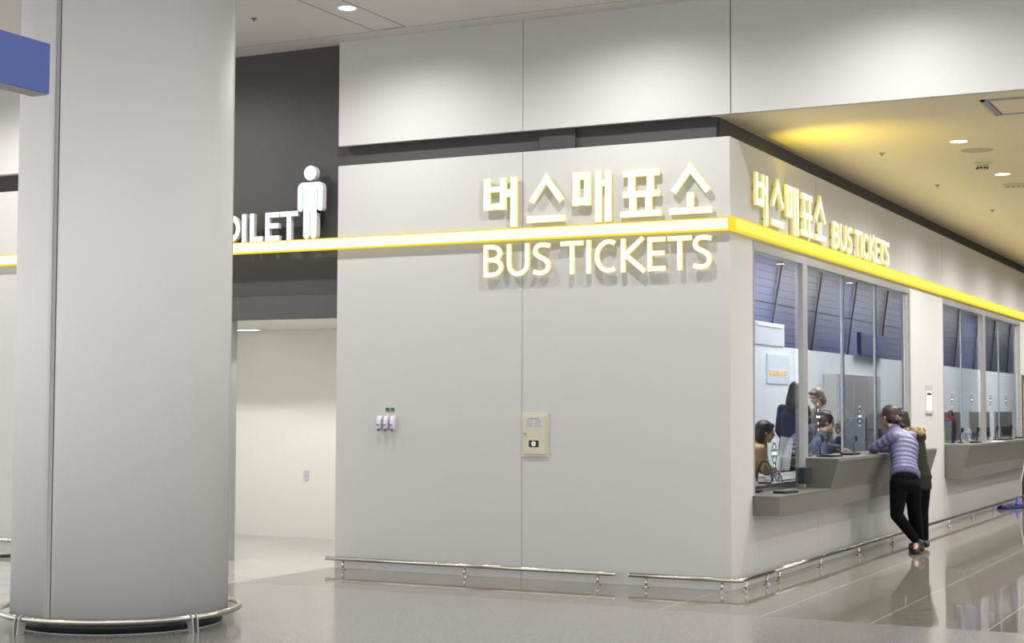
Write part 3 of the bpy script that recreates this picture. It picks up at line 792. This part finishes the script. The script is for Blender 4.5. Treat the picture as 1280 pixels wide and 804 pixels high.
# ------------------------------------------------------------------ people
def remesh(o, vox, it=4, smooth=True):
    m = o.modifiers.new('r','REMESH'); m.mode = 'VOXEL'; m.voxel_size = vox; m.use_smooth_shade = True
    s = o.modifiers.new('s','SMOOTH'); s.factor = .5; s.iterations = it
    dg = bpy.context.evaluated_depsgraph_get()
    me = bpy.data.meshes.new_from_object(o.evaluated_get(dg))
    o.modifiers.clear(); old = o.data; nm = old.name; mats = list(old.materials)
    o.data = me; bpy.data.meshes.remove(old); me.name = nm
    me.materials.clear()
    for q in mats: me.materials.append(q)
    for p in me.polygons: p.use_smooth = True
def V(p): return Vector(p)
def hand(b, w, d, n, side, curl=.5, s=1.):
    """palm from wrist w along d, palm faces n, thumb on the side `side`"""
    d = d.normalized(); n = (n-d*n.dot(d)).normalized(); x = d.cross(n).normalized()*side
    pc = w+d*.045*s
    b.ell(pc, [x*.038*s, n*.015*s, d*.052*s], 12, 8)
    for k, (o, ln) in enumerate(((.028,.068),(.010,.076),(-.010,.071),(-.027,.055))):
        k0 = w+d*.078*s+x*o*s; a = curl
        d1 = (d*math.cos(a*.5)+n*math.sin(a*.5)+x*o*2).normalized(); d2 = (d*math.cos(a*1.4)+n*math.sin(a*1.4)).normalized()
        k1 = k0+d1*ln*.5*s; k2 = k1+d2*ln*.5*s
        b.capsule(k0, .0092*s, k1, .0085*s, 8); b.capsule(k1, .0085*s, k2, .007*s, 8)
    t0 = w+d*.025*s+x*.030*s; t1 = t0+(d*.6+x*.8+n*.3).normalized()*.038*s; t2 = t1+(d*.9+x*.2+n*.4).normalized()*.03*s
    b.capsule(t0,.012*s,t1,.0105*s,8); b.capsule(t1,.0105*s,t2,.008*s,8)
def torso(b, J, side, grow, hem=None, puff=False, wide=1.):
    ch = [J['pelvis'],J['waist'],J['chest'],J['neck']]
    W = [.158,.128,.160,.065]; D = [.110,.092,.108,.055]
    segs = []
    n = 26
    for i in range(n+1):
        u = i/n*3; k = min(2,int(u)); f = u-k
        p = ch[k].lerp(ch[k+1], f); w = W[k]*(1-f)+W[k+1]*f; d = D[k]*(1-f)+D[k+1]*f
        if k == 2: w = .160*(1-f**1.6)+.062*f**1.6; d = .108*(1-f)+.052*f
        segs.append((p, w*wide, d*wide))
    up = (ch[3]-ch[0]).normalized(); lat = (side-up*side.dot(up)).normalized(); fw = up.cross(lat).normalized()
    if puff:
        L = (ch[3]-ch[0]).length; m = 11
        for z_ in (.02,.04,.06): b.ell(ch[0]+Vector((0,0,z_)), [lat*.181, fw*.136, Vector((0,0,.034))], 22, 10)
        for i in range(m):
            u = .32+(i+.5)/m*(3*.97-.32); k = min(2,int(u)); f = u-k
            p = ch[k].lerp(ch[k+1], f); w = W[k]*(1-f)+W[k+1]*f; d = D[k]*(1-f)+D[k+1]*f
            if k == 2: w = .160*(1-f**2)+.075*f**2
            b.ell(p, [lat*(w+grow)*wide, fw*(d+grow)*wide, up*L/m*1.0], 22, 10)
        for p, w, d in segs[4:]:
            b.ell(p, [lat*(w+grow-.012)*wide, fw*(d+grow-.012)*wide, up*.035], 18, 8)
    else:
        for p, w, d in segs: b.ell(p, [lat*(w+grow), fw*(d+grow), up*.045], 18, 8)
def limb(b, pts, rad, seg=14):
    for i in range(len(pts)-1): b.capsule(pts[i], rad[i], pts[i+1], rad[i+1], seg)
def person(label, base, J, hf, tf, top, bottom, hair, hstyle, vox=.007, palm=None, coat=None, fur=False, group=None, puff=False, curl=.6, shoes=True, scale=1.):
    t = thing('person', label, 'person', base, group)
    J = {k: V(v) for k, v in J.items()}; hf = V(hf).normalized(); tf = V(tf).normalized()
    side = tf.cross(Vector((0,0,1))).normalized()          # towards the person's right
    hup = (J['head']-J['neck']).normalized()*.35+Vector((0,0,1)); hup = (hup-hf*hup.dot(hf)).normalized(); hs = hf.cross(hup).normalized()
    H = J['head']
    b = MB()
    # head
    b.ell(H+hup*.025-hf*.008, [hs*.074, hf*.090, hup*.090], 20, 14)
    b.ell(H-hup*.035+hf*.022, [hs*.056, hf*.062, hup*.070], 18, 12)
    b.ell(H-hup*.088+hf*.052, [hs*.026, hf*.022, hup*.018], 12, 8)      # chin
    b.capsule(H+hf*.078+hup*.012, .008, H+hf*.098-hup*.022, .0125, 10)     # nose
    b.ell(H+hf*.077-hup*.048, [hs*.024, hf*.012, hup*.011], 12, 8)      # mouth
    b.ell(H+hf*.074+hup*.034, [hs*.050, hf*.012, hup*.010], 12, 8)      # brow
    for s in (-1,1):
        b.ell(H+hs*s*.074-hup*.005-hf*.005, [hs*.009, hf*.018, hup*.030], 10, 8)
        b.ell(H+hs*s*.036+hf*.052-hup*.022, [hs*.022, hf*.022, hup*.022], 10, 8)
    b.capsule(H-hup*.06-hf*.015, .050, J['neck']-Vector((0,0,.03)), .054, 14)
    torso(b, J, side, 0., None)
    for s in 'LR':
        limb(b, [J['sh'+s],J['el'+s],J['wr'+s]], [.047,.036,.025])
        b.capsule(J['chest'].lerp(J['neck'],.45), .06, J['sh'+s], .05)
        limb(b, [J['hip'+s],J['kn'+s],J['an'+s]], [.080,.050,.034])
        b.capsule(J['an'+s], .030, J['to'+s]+Vector((0,0,.005)), .024)
        dd = J['wr'+s]-J['el'+s]; pn = V(palm[s]) if palm else Vector((0,0,-1))
        hd = dd
        if palm and ('d'+s) in palm: hd = V(palm['d'+s])
        hand(b, J['wr'+s], hd, pn, 1 if s == 'L' else -1, curl)
    body = b.build('body', M['skin'], t); remesh(body, min(vox,.006), 2)
    # trousers
    b = MB()
    for s in 'LR':
        limb(b, [J['hip'+s],J['kn'+s],J['an'+s].lerp(J['kn'+s],.08)], [.106,.070,.052])
    b.ell(J['pelvis']-Vector((0,0,.06)), [side*.180, tf*.135, Vector((0,0,.10))]); b.ell(J['pelvis']+Vector((0,0,.03)), [side*.165, tf*.12, Vector((0,0,.07))])
    tr = b.build('trousers', bottom, t); remesh(tr, vox, 12)
    # top
    b = MB(); torso(b, J, side, .026 if not coat else .030, puff=puff)
    for s in 'LR':
        q = [J['sh'+s],J['el'+s],J['wr'+s]-(J['wr'+s]-J['el'+s]).normalized()*.012]
        if puff:
            limb(b, q, [.060,.046,.036]); 
            for a_, c_, r0, r1 in ((q[0],q[1],.071,.056),(q[1],q[2],.056,.046)):
                L = (c_-a_).length; n = max(2,int(L/.055)); dn = (c_-a_).normalized(); u_, v_ = MB.basis(dn)
                for k in range(n):
                    p = a_.lerp(c_, (k+.5)/n); r = r0+(r1-r0)*(k+.5)/n; b.ell(p, [u_*r, v_*r, dn*L/n*.92], 14, 8)
        else:
            g = .012 if coat else 0
            limb(b, q, [.066+g,.052+g,.042+g])
        b.capsule(J['chest'].lerp(J['neck'],.45), .085, J['sh'+s], .062)
    if coat:
        p1 = J['pelvis']-Vector((0,0,coat)); 
        for k in range(12):
            u = k/11; p = (J['pelvis']+Vector((0,0,.05))).lerp(p1, u)
            b.ell(p, [side*(.160+.014*u), tf*(.13+.012*u), Vector((0,0,.04))], 20, 8)
    b.capsule(J['neck']-Vector((0,0,.02)), .070, J['neck']+(J['head']-J['neck'])*.16, .064)
    tp = b.build('parka' if coat else 'jacket', top, t); remesh(tp, vox, 2 if puff else 4)
    if fur:
        b = MB(); c = J['neck']+Vector((0,0,-.03))-tf*.10
        b.ell(c-Vector((0,0,.07))-tf*.02, [side*.125, tf*.10, Vector((0,0,.125))]); hd = b.build('hood', top, t); remesh(hd, vox, 4)
        b = MB()
        pts = [c+side*.085*math.cos(a)+Vector((0,0,.03))+tf*(.085*math.sin(a)-.02)+Vector((0,0,.012*math.sin(5*a))) for a in [2*PI*k/22 for k in range(22)]]
        for i in range(22): b.capsule(pts[i], .036+.008*math.sin(i*2.3), pts[(i+1)%22], .036+.008*math.sin((i+1)*2.3), 8)
        for k in range(220):
            a = random.uniform(0,2*PI); p = c+side*.085*math.cos(a)+Vector((0,0,.03))+tf*(.085*math.sin(a)-.02)
            dr = (side*math.cos(a)*.7-tf*.5+Vector((0,0,random.uniform(-.3,1.)))+Vector([random.uniform(-.5,.5) for _ in range(3)])).normalized()
            b.capsule(p, .012, p+dr*random.uniform(.035,.06), .002, 5)
        b.build('fur_trim', M['fur'], t)
    # hair
    b = MB()
    b.ell(H+hup*.036-hf*.022, [hs*.088, hf*.098, hup*.095], 22, 14)
    if hstyle in ('bun','bob','long'):
        b.ell(H-hf*.048-hup*.012, [hs*.084, hf*.070, hup*.095], 20, 12)
        for s in (-1,1): b.ell(H+hs*s*.070-hf*.012+hup*.045, [hs*.020, hf*.045, hup*.055], 14, 10)
    if hstyle == 'bun':
        b.ell(H-hf*.125-hup*.060, [hs*.042, hf*.045, hup*.042], 14, 10)
        b.capsule(H-hf*.09-hup*.03,.04,H-hf*.125-hup*.06,.035); 
        for k in range(5): b.capsule(H-hf*.13-hup*.07,.012,H-hf*(.15+.01*k)-hup*(.10+.008*k)+hs*(k-2)*.012,.004,6)
    if hstyle == 'bob':
        for s in (-1,1): b.ell(H+hs*s*.066-hf*.052-hup*.045, [hs*.026, hf*.046, hup*.085], 14, 10)
        b.ell(H-hf*.065-hup*.055, [hs*.072, hf*.045, hup*.075], 16, 10)
        b.ell(H+hf*.060+hup*.075, [hs*.060, hf*.030, hup*.030], 14, 8)
    if hstyle == 'long':
        for s in (-1,1): b.ell(H+hs*s*.068-hf*.02-hup*.12, [hs*.034, hf*.060, hup*.17], 14, 12)
        b.ell(H-hf*.075-hup*.13, [hs*.088, hf*.045, hup*.19], 16, 12)
    if hstyle == 'short':
        b.ell(H-hf*.045+hup*.005, [hs*.083, hf*.068, hup*.085], 20, 12)
    # cut the hair back from the face
    hr = b.build('hair', hair, t)
    remesh(hr, .006, 3)
    for s in (-1,1):
        b = MB(); b.ell(H+hs*s*.031+hf*.0795+hup*.012, [hs*.012, hf*.006, hup*.005], 10, 6); b.build('eye', M['hair_bk'], t)
        b = MB(); b.ell(H+hs*s*.032+hf*.083+hup*.032, [hs*.018, hf*.004, hup*.003], 10, 6); b.build('eyebrow', M['hair_br'], t)
    b = MB(); b.ell(H+hf*.088-hup*.048, [hs*.020, hf*.005, hup*.006], 10, 6); b.build('mouth', M['lip'], t)
    if shoes:
        for s in 'LR':
            b = MB(); a, c = J['an'+s], J['to'+s]; 
            heel = J.get('he'+s, Vector((a.x,a.y,min(a.z,.05))))
            d = (c-heel); d.normalize()
            b.capsule(heel+Vector((0,0,.005)), .036, c, .030); b.capsule(heel, .040, a-Vector((0,0,.01)), .044); b.capsule(heel.lerp(c,.55), .040, c-d*.01, .036)
            b.capsule(a, .040, heel.lerp(c,.45)+Vector((0,0,.015)), .034)
            if heel.z > .05: pass
            sh = b.build('shoe', M['shoe'], t); remesh(sh, .006, 2)
            zmin = min(v.co.z for v in sh.data.vertices) - base[2]
            if abs(zmin) < .03:
                for v in sh.data.vertices: v.co.z -= zmin-.001
    return t

W1 = dict(head=(0.345,4.325,1.500), neck=(0.445,4.262,1.335), chest=(0.545,4.185,1.20), waist=(0.585,4.02,1.00), pelvis=(0.610,3.945,0.835),
 shL=(0.470,4.040,1.285), shR=(0.590,4.345,1.285), elL=(0.235,4.075,1.150), wrL=(0.200,4.300,1.128), elR=(0.385,4.630,1.150), wrR=(0.180,4.560,1.128),
 hipL=(0.565,3.875,0.79), hipR=(0.655,4.020,0.79), knL=(0.525,3.900,0.445), knR=(0.660,4.190,0.445), anL=(0.650,4.270,0.150), anR=(0.645,4.480,0.095), toL=(0.655,4.210,0.032), toR=(0.525,4.575,0.032),
 heL=(0.690,4.330,0.115), heR=(0.665,4.445,0.05))
person('woman in lavender puffer jacket and black trousers leaning on the counter, hair in bun', (.60,4.2,0), W1, (-.88,.36,-.12), (-.84,.54,0), M['puffer'], M['trouser'], M['hair_br'], 'bun', .0065,
       palm={'L':(0,0,-1),'R':(0,0,-1)}, puff=True)
W2 = dict(head=(0.287,5.085,1.468), neck=(0.375,5.03,1.325), chest=(0.445,4.98,1.18), waist=(0.500,4.93,0.97), pelvis=(0.535,4.90,0.79),
 shL=(0.415,4.86,1.26), shR=(0.500,5.16,1.26), elL=(0.175,4.93,1.160), wrL=(0.045,5.07,1.140), elR=(0.285,5.44,1.165), wrR=(0.085,5.40,1.140),
 hipL=(0.505,4.82,0.75), hipR=(0.565,4.97,0.75), knL=(0.505,4.80,0.42), knR=(0.565,4.97,0.42), anL=(0.525,4.84,0.095), anR=(0.580,5.00,0.095), toL=(0.445,4.92,0.032), toR=(0.490,5.08,0.032),
 heL=(0.545,4.81,.05), heR=(0.605,4.98,.05))
person('dark-haired person in a dark olive parka with tan fur hood at the counter, half hidden', (.60,4.93,0), W2, (-.85,.5,-.1), (-.86,.5,0), M['parka'], M['trouser'], M['hair_bk'], 'bob', .008, coat=.10, fur=True)

def template(base, f, height=1.62, seated=True, hands='desk', lean=.06, head_drop=0.):
    bx, by = base; f = V(f).normalized(); r = f.cross(Vector((0,0,1))).normalized(); k = height/1.65
    def P(a, c, z): return tuple(Vector((bx,by,.157))+f*a+r*c+Vector((0,0,z)))
    z0 = (.55 if seated else .90)*k
    J = dict(pelvis=P(0,0,z0), waist=P(.01,0,z0+.18*k), chest=P(lean*.7,0,z0+.36*k), neck=P(lean,0,z0+.52*k-head_drop), head=P(lean+.05,0,z0+.67*k-head_drop))
    for s, q in (('L',-1),('R',1)):
        J['sh'+s] = P(lean*.9,q*.165,z0+.46*k)
        if hands == 'desk':
            J['el'+s] = P(.17,q*.22,z0+.24*k); J['wr'+s] = P(.36,q*.13,z0+.27*k)
        elif hands == 'chin':
            if s == 'L': J['el'+s] = P(.24,-.20,z0+.24*k); J['wr'+s] = P(.17,-.10,z0+.46*k)
            else: J['el'+s] = P(.24,.16,z0+.24*k); J['wr'+s] = P(.34,-.04,z0+.25*k)
        else:
            J['el'+s] = P(.04,q*.21,z0+.20*k); J['wr'+s] = P(.17,q*.17,z0+.02*k)
        J['hip'+s] = P(.02,q*.09,z0-.05)
        if seated:
            J['kn'+s] = P(.40,q*.11,z0-.06); J['an'+s] = P(.38,q*.11,.10); J['to'+s] = P(.52,q*.12,.036); J['he'+s] = P(.36,q*.11,.05)
        else:
            J['kn'+s] = P(.03,q*.09,.46*k); J['an'+s] = P(.0,q*.09,.10); J['to'+s] = P(.15,q*.10,.036); J['he'+s] = P(-.02,q*.09,.05)
    return J
def chair(x, y, f, label):
    f = V(f).normalized(); a = math.atan2(f.y, f.x)
    t = thing('office_chair', label, 'chair', (0,0,0)); t['_base'] = [0,0,0]
    b = MB(); b.box(-.20,-.22,.40,.22,.22,.455,.02); b.build('seat', M['dgrey'], t)
    b = MB(); b.box(-.27,-.20,.56,-.235,.20,.95,.012); b.build('backrest', M['dgrey'], t)
    b = MB(); b.tube([(-.05,0,.39),(-.25,0,.42),(-.285,0,.60)],.014,8); b.build('back_bar', M['black'], t)
    b = MB(); b.cyl((0,0,.08),(0,0,.40),.025); b.build('column', M['chrome'], t)
    b = MB()
    for k in range(5):
        c, s = math.cos(2*PI*k/5), math.sin(2*PI*k/5); b.tube([(0,0,.09),(.27*c,.27*s,.055)],.016,8); b.cyl((.27*c,.27*s-.012,.030),(.27*c,.27*s+.012,.030),.026)
    b.build('base', M['black'], t)
    t.location = (x,y,.16); t.rotation_euler = (0,0,a)
cl = (-.86,2.83)
person('clerk in a tan jacket, chin on one hand, behind the lowest window pane', (cl[0],cl[1],.16), template(cl, (.93,.40,0), 1.62, True, 'chin', .20, .02), (.85,.45,-.12), (.93,.40,0), M['tan'], M['trouser'], M['hair_bk'], 'bob', .009, curl=1.4)
chair(cl[0]-.02, cl[1], (.93,.40,0), 'dark office chair under the clerk in the tan jacket')
cl = (-.92,5.55)
person('man in a slate blue jacket with short dark hair seated behind the counter glass', (cl[0],cl[1],.16), template(cl, (.95,.3,0), 1.70, True, 'desk', .16), (.9,.4,-.15), (.95,.3,0), M['denim'], M['trouser'], M['hair_bk'], 'short', .009)
chair(cl[0]-.02, cl[1], (.95,.3,0), 'dark office chair under the man in the slate blue jacket')
cl = (-1.38,6.35)
person('standing person with long dark hair and dark clothes behind the first window mullion', (cl[0],cl[1],.16), template(cl, (.2,.9,0), 1.72, False, 'low'), (.1,.9,-.3), (.2,.9,0), M['navycloth'], M['trouser'], M['hair_bk'], 'long', .010)
cl = (-1.30,7.55)
person('standing person with mid brown hair and grey-brown coat, looking down behind the seated man', (cl[0],cl[1],.16), template(cl, (-.6,-.6,0), 1.66, False, 'low'), (-.5,-.7,-.3), (-.6,-.6,0), M['greycloth'], M['trouser'], M['hair_lt'], 'bob', .010)
cl = (-.98,6.85)
person('seated clerk in a dark uniform beside the dark monitor at the first window', (cl[0],cl[1],.16), template(cl, (.9,-.5,0), 1.56, True, 'desk', .12), (.8,-.6,-.3), (.9,-.5,0), M['navycloth'], M['trouser'], M['hair_lt'], 'short', .010)
chair(cl[0]-.02, cl[1], (.9,-.5,0), 'dark office chair under the clerk in the dark uniform')

# ------------------------------------------------------------------ things on and behind the counters
def monitor(x, y, z, ang, label, w=.46, h=.34, m='dgrey'):
    t = thing('monitor', label, 'monitor', (x,y,z))
    c, s = math.cos(ang), math.sin(ang)
    def tr(b): b.bm.transform(Matrix.Translation((x,y,z)) @ Matrix.Rotation(ang,4,'Z'))
    b = MB(); b.box(-.02,-w/2,.12,.02,w/2,.12+h,.006); tr(b); b.build('housing', M[m], t)
    b = MB(); b.box(-.0225,-w/2+.015,.135,-.0195,w/2-.015,.105+h); tr(b); b.build('screen', M['screen'], t)
    b = MB(); b.box(.0,-.03,.01,.03,.03,.20); b.box(-.09,-.11,0,.10,.11,.012,.004); tr(b); b.build('stand', M['black'], t)
DZ = .86
monitor(-.32,5.40,DZ,.9,'grey-backed monitor behind the glass left of the lavender jacket',.42,.50,'edge')
monitor(-.30,6.15,DZ,.85,'black-backed monitor at the right end of the first window',.34,.36,'black')
monitor(-.22,10.15,DZ,.8,'monitor with a dark back at the left end of the second window',.34,.44)
def card_reader(x, y, z, ang, label, w=.10, l=.20):
    t = thing('card_terminal', label, 'card terminal', (x,y,z), 'flat black terminals on the counters')
    R_ = Matrix.Translation((x,y,z)) @ Matrix.Rotation(ang,4,'Z')
    b = MB(); b.box(-w/2,-l/2,0,w/2,l/2,.022,.005); b.bm.transform(R_); b.build('body', M['black'], t)
    b = MB(); b.box(-w/2+.015,-l/2+.02,.022,w/2-.015,l/2-.02,.0235); b.bm.transform(R_); b.build('pad', M['dgrey'], t)
card_reader(.12,1.22,.795,-.2,'flat black terminal on the low ledge at the corner',.13,.26)
card_reader(.14,2.75,1.092,-.1,'flat black terminal on the counter left of the leaning woman',.13,.28)
card_reader(.12,3.55,1.092,0,'grey-black pad on the counter beside the leaning woman',.14,.30)
card_reader(.16,10.4,1.092,0,'black terminal at the left of the second counter',.12,.3)
card_reader(.16,12.9,1.092,0,'long black terminal in the middle of the second counter',.15,.6)
card_reader(.14,14.4,1.092,0,'black terminal at the far end of the second counter',.13,.4)
def mic(x, y, z, label, s=1.):
    t = thing('desk_microphone', label, 'microphone', (x,y,z), 'black stalk microphones behind the glass')
    s *= .8
    b = MB(); b.cyl((x,y,z),(x,y,z+.02*s),.05*s,.045*s); b.build('base', M['black'], t)
    b = MB(); b.tube([(x,y,z+.02*s),(x-.01,y,z+.12*s),(x+.03,y-.02,z+.20*s)],.007*s,8); b.build('stalk', M['black'], t)
    b = MB(); b.ell((x+.03,y-.02,z+.21*s),[(.022*s,0,0),(0,.022*s,0),(0,0,.045*s)],12,8); b.build('head', M['black'], t)
mic(.03,2.72,1.092,'black stalk microphone on the counter below the speaking holes',1.1)
mic(.03,4.05,1.092,'black stalk microphone on the counter nearer the leaning woman',1.0)
for y, w_ in ((9.95,'left end'),(11.15,'first pane joint'),(12.75,'middle mullion'),(14.1,'far end')):
    mic(.03,y,1.092,'black stalk microphone on the second counter near the %s'%w_,1.15)
# intercom stand with coiled cable on low ledge
t = thing('intercom_handset','black curved intercom stand with a coiled cable behind the lowest pane','intercom',(-.2,1.55,DZ))
b = MB(); b.cyl((-.2,1.55,DZ),(-.2,1.55,DZ+.02),.07,.06); b.build('base', M['black'], t)
b = MB(); b.tube([(-.2-.07*math.cos(a),1.55-.02*math.cos(a),DZ+.02+.20*math.sin(a)) for a in [PI*k/14 for k in range(0,15)]],[.011]*15,8); b.build('hoop', M['black'], t)
b = MB(); b.tube([(-.2+.05*math.sin(k*.55),1.62+k*.009,DZ+.08+.06*math.cos(k*.9)+.05*math.sin(k*.13)) for k in range(46)],.005,6); b.build('cable', M['dgrey'], t)
def loud(x, y, z, label):
    t = thing('intercom_speaker', label, 'speaker', (x,y,z), 'small black box speakers on the window frames')
    b = MB(); b.box(x-.045,y-.085,z,x+.045,y+.085,z+.16,.012); b.build('box', M['black'], t)
    b = MB()
    for k in range(6): b.box(x+.045,y-.07,z+.015+k*.022,x+.048,y+.07,z+.025+k*.022)
    b.build('grille', M['dgrey'], t)
loud(.05,2.08,.845,'small black box speaker on the frame beside the lowest pane')
loud(-.16,12.50,1.14,'black box speaker left of the middle mullion of the second window')
loud(-.16,12.95,1.14,'black box speaker right of the middle mullion of the second window')
loud(-.16,14.70,1.14,'black box speaker, nearer of two at the far end of the second window')
loud(-.16,15.05,1.14,'black box speaker, farther of two at the far end of the second window')
# papers
def paper(pts, label, name='paper_sheet'):
    b = MB(); n = (V(pts[1])-V(pts[0])).cross(V(pts[2])-V(pts[0])).normalized()*.0015
    a = [b.bm.verts.new(V(p)) for p in pts]; c = [b.bm.verts.new(V(p)+n) for p in pts]
    b._f(list(reversed(a))); b._f(c)
    for i in range(4): b._f([a[i],a[(i+1)%4],c[(i+1)%4],c[i]])
    tag(b.build(name, M['paper']), label, 'paper')
t_ = thing('document_stand','clear angled stand holding white sheets behind the lowest pane','stand',(-.3,2.3,DZ))
b = MB(); b.box(-.40,2.15,DZ,-.20,2.62,DZ+.015,.003); b.tube([(-.3,2.35,DZ),(-.3,2.42,DZ+.30)],.008,8); b.build('support', M['frame'], t_)
b = MB()
rs = [[(-.33,2.36,DZ+.10),(-.22,2.42,DZ+.10),(-.22,2.56,DZ+.42),(-.33,2.50,DZ+.44)]]
n = Vector((.004,-.002,0)); b.rings([[V(p) for p in rs[0]], [V(p)+n for p in rs[0]]], smooth=False)
b.build('sheet', M['paper'], t_)
paper([(-.60,4.9,DZ+.002),(-.38,4.9,DZ+.002),(-.38,5.2,DZ+.002),(-.60,5.2,DZ+.002)],'white sheet lying on the inner desk before the seated man')
paper([(.20,11.2,1.0925),(.36,11.2,1.0925),(.36,11.6,1.0925),(.20,11.6,1.0925)],'white sheet lying on the second counter')
t = thing('crimson_bag','crimson cloth bag beside the monitor at the second window','bag',(-.45,11.6,DZ))
b = MB(); b.ell((-.45,11.6,DZ+.42),[(.08,0,0),(0,.26,0),(0,0,.20)]); b.ell((-.45,11.6,DZ+.16),[(.11,0,0),(0,.2,0),(0,0,.145)]); o = b.build('sack', M['pink'], t); remesh(o,.012,3)
b = MB(); b.tube([(-.45,11.45,DZ+.56),(-.45,11.48,DZ+.68),(-.45,11.68,DZ+.70),(-.45,11.75,DZ+.58)],.012,8); b.build('strap', M['pink'], t)
t = thing('vest','lime and black folded vest at the left edge of the second window','vest',(-.22,9.7,DZ))
b = MB(); b.ell((-.22,9.70,DZ+.22),[(.07,0,0),(0,.13,0),(0,0,.24)]); o = b.build('cloth', M['black'], t); remesh(o,.012,3)
b = MB(); b.tube([(-.15,9.66,DZ+.05),(-.145,9.70,DZ+.3),(-.18,9.66,DZ+.56)],.022,8); b.build('stripe', M['lime'], t)
# cup and tissue box on the inner desk
t = thing('tissue_box','white tissue box on the inner desk of the second window','box',(-.4,11.3,DZ))
b = MB(); b.box(-.36,12.15,DZ+.0,-.24,12.40,DZ+.36,.008); b.build('carton', M['plastic'], t)
b = MB(); b.ell((-.30,12.27,DZ+.38),[(.03,0,0),(0,.05,0),(0,0,.04)],10,6); b.build('tissue', M['paper'], t)

# ------------------------------------------------------------------ camera
f = 1977.0
Xc = Vector((0.892217257573605, 0.020765158680101804, 0.4511287770391348))
Yc = Vector((0.45159076720482316, -0.04934229741980287, -0.8908597626229927))
Zc = Vector((0.0037608859587126564, 0.9985660448214358, -0.05340140322575475))
Rm = Matrix((Xc, Yc, Zc)).to_4x4()          # rows: world axes seen from the camera
cam = bpy.data.cameras.new('camera'); co = bpy.data.objects.new('camera', cam); col.objects.link(co)
co.matrix_world = Matrix.Translation((4.554,-13.234,1.6)) @ Rm
cam.sensor_fit = 'HORIZONTAL'; cam.sensor_width = 36; cam.lens = 36*f/1280; cam.clip_end = 200
scene.camera = co

# ------------------------------------------------------------------ world, colour
w = bpy.data.worlds.new('hall'); scene.world = w; w.use_nodes = True
bg = w.node_tree.nodes['Background']; bg.inputs[0].default_value = (1.0,.985,.97,1); bg.inputs[1].default_value = 1.9
scene.view_settings.view_transform = 'Standard'; scene.view_settings.look = 'None'; scene.view_settings.gamma = 1; scene.view_settings.use_curve_mapping = False
scene.view_settings.exposure = 0.0
scene.cycles.use_denoising = True
scene.cycles.max_bounces = 10; scene.cycles.transmission_bounces = 10; scene.cycles.glossy_bounces = 5; scene.cycles.diffuse_bounces = 4
scene.cycles.caustics_reflective = False; scene.cycles.caustics_refractive = False
scene.cycles.sample_clamp_indirect = 4
for o in bpy.data.objects:
    if '_base' in o.keys(): del o['_base']
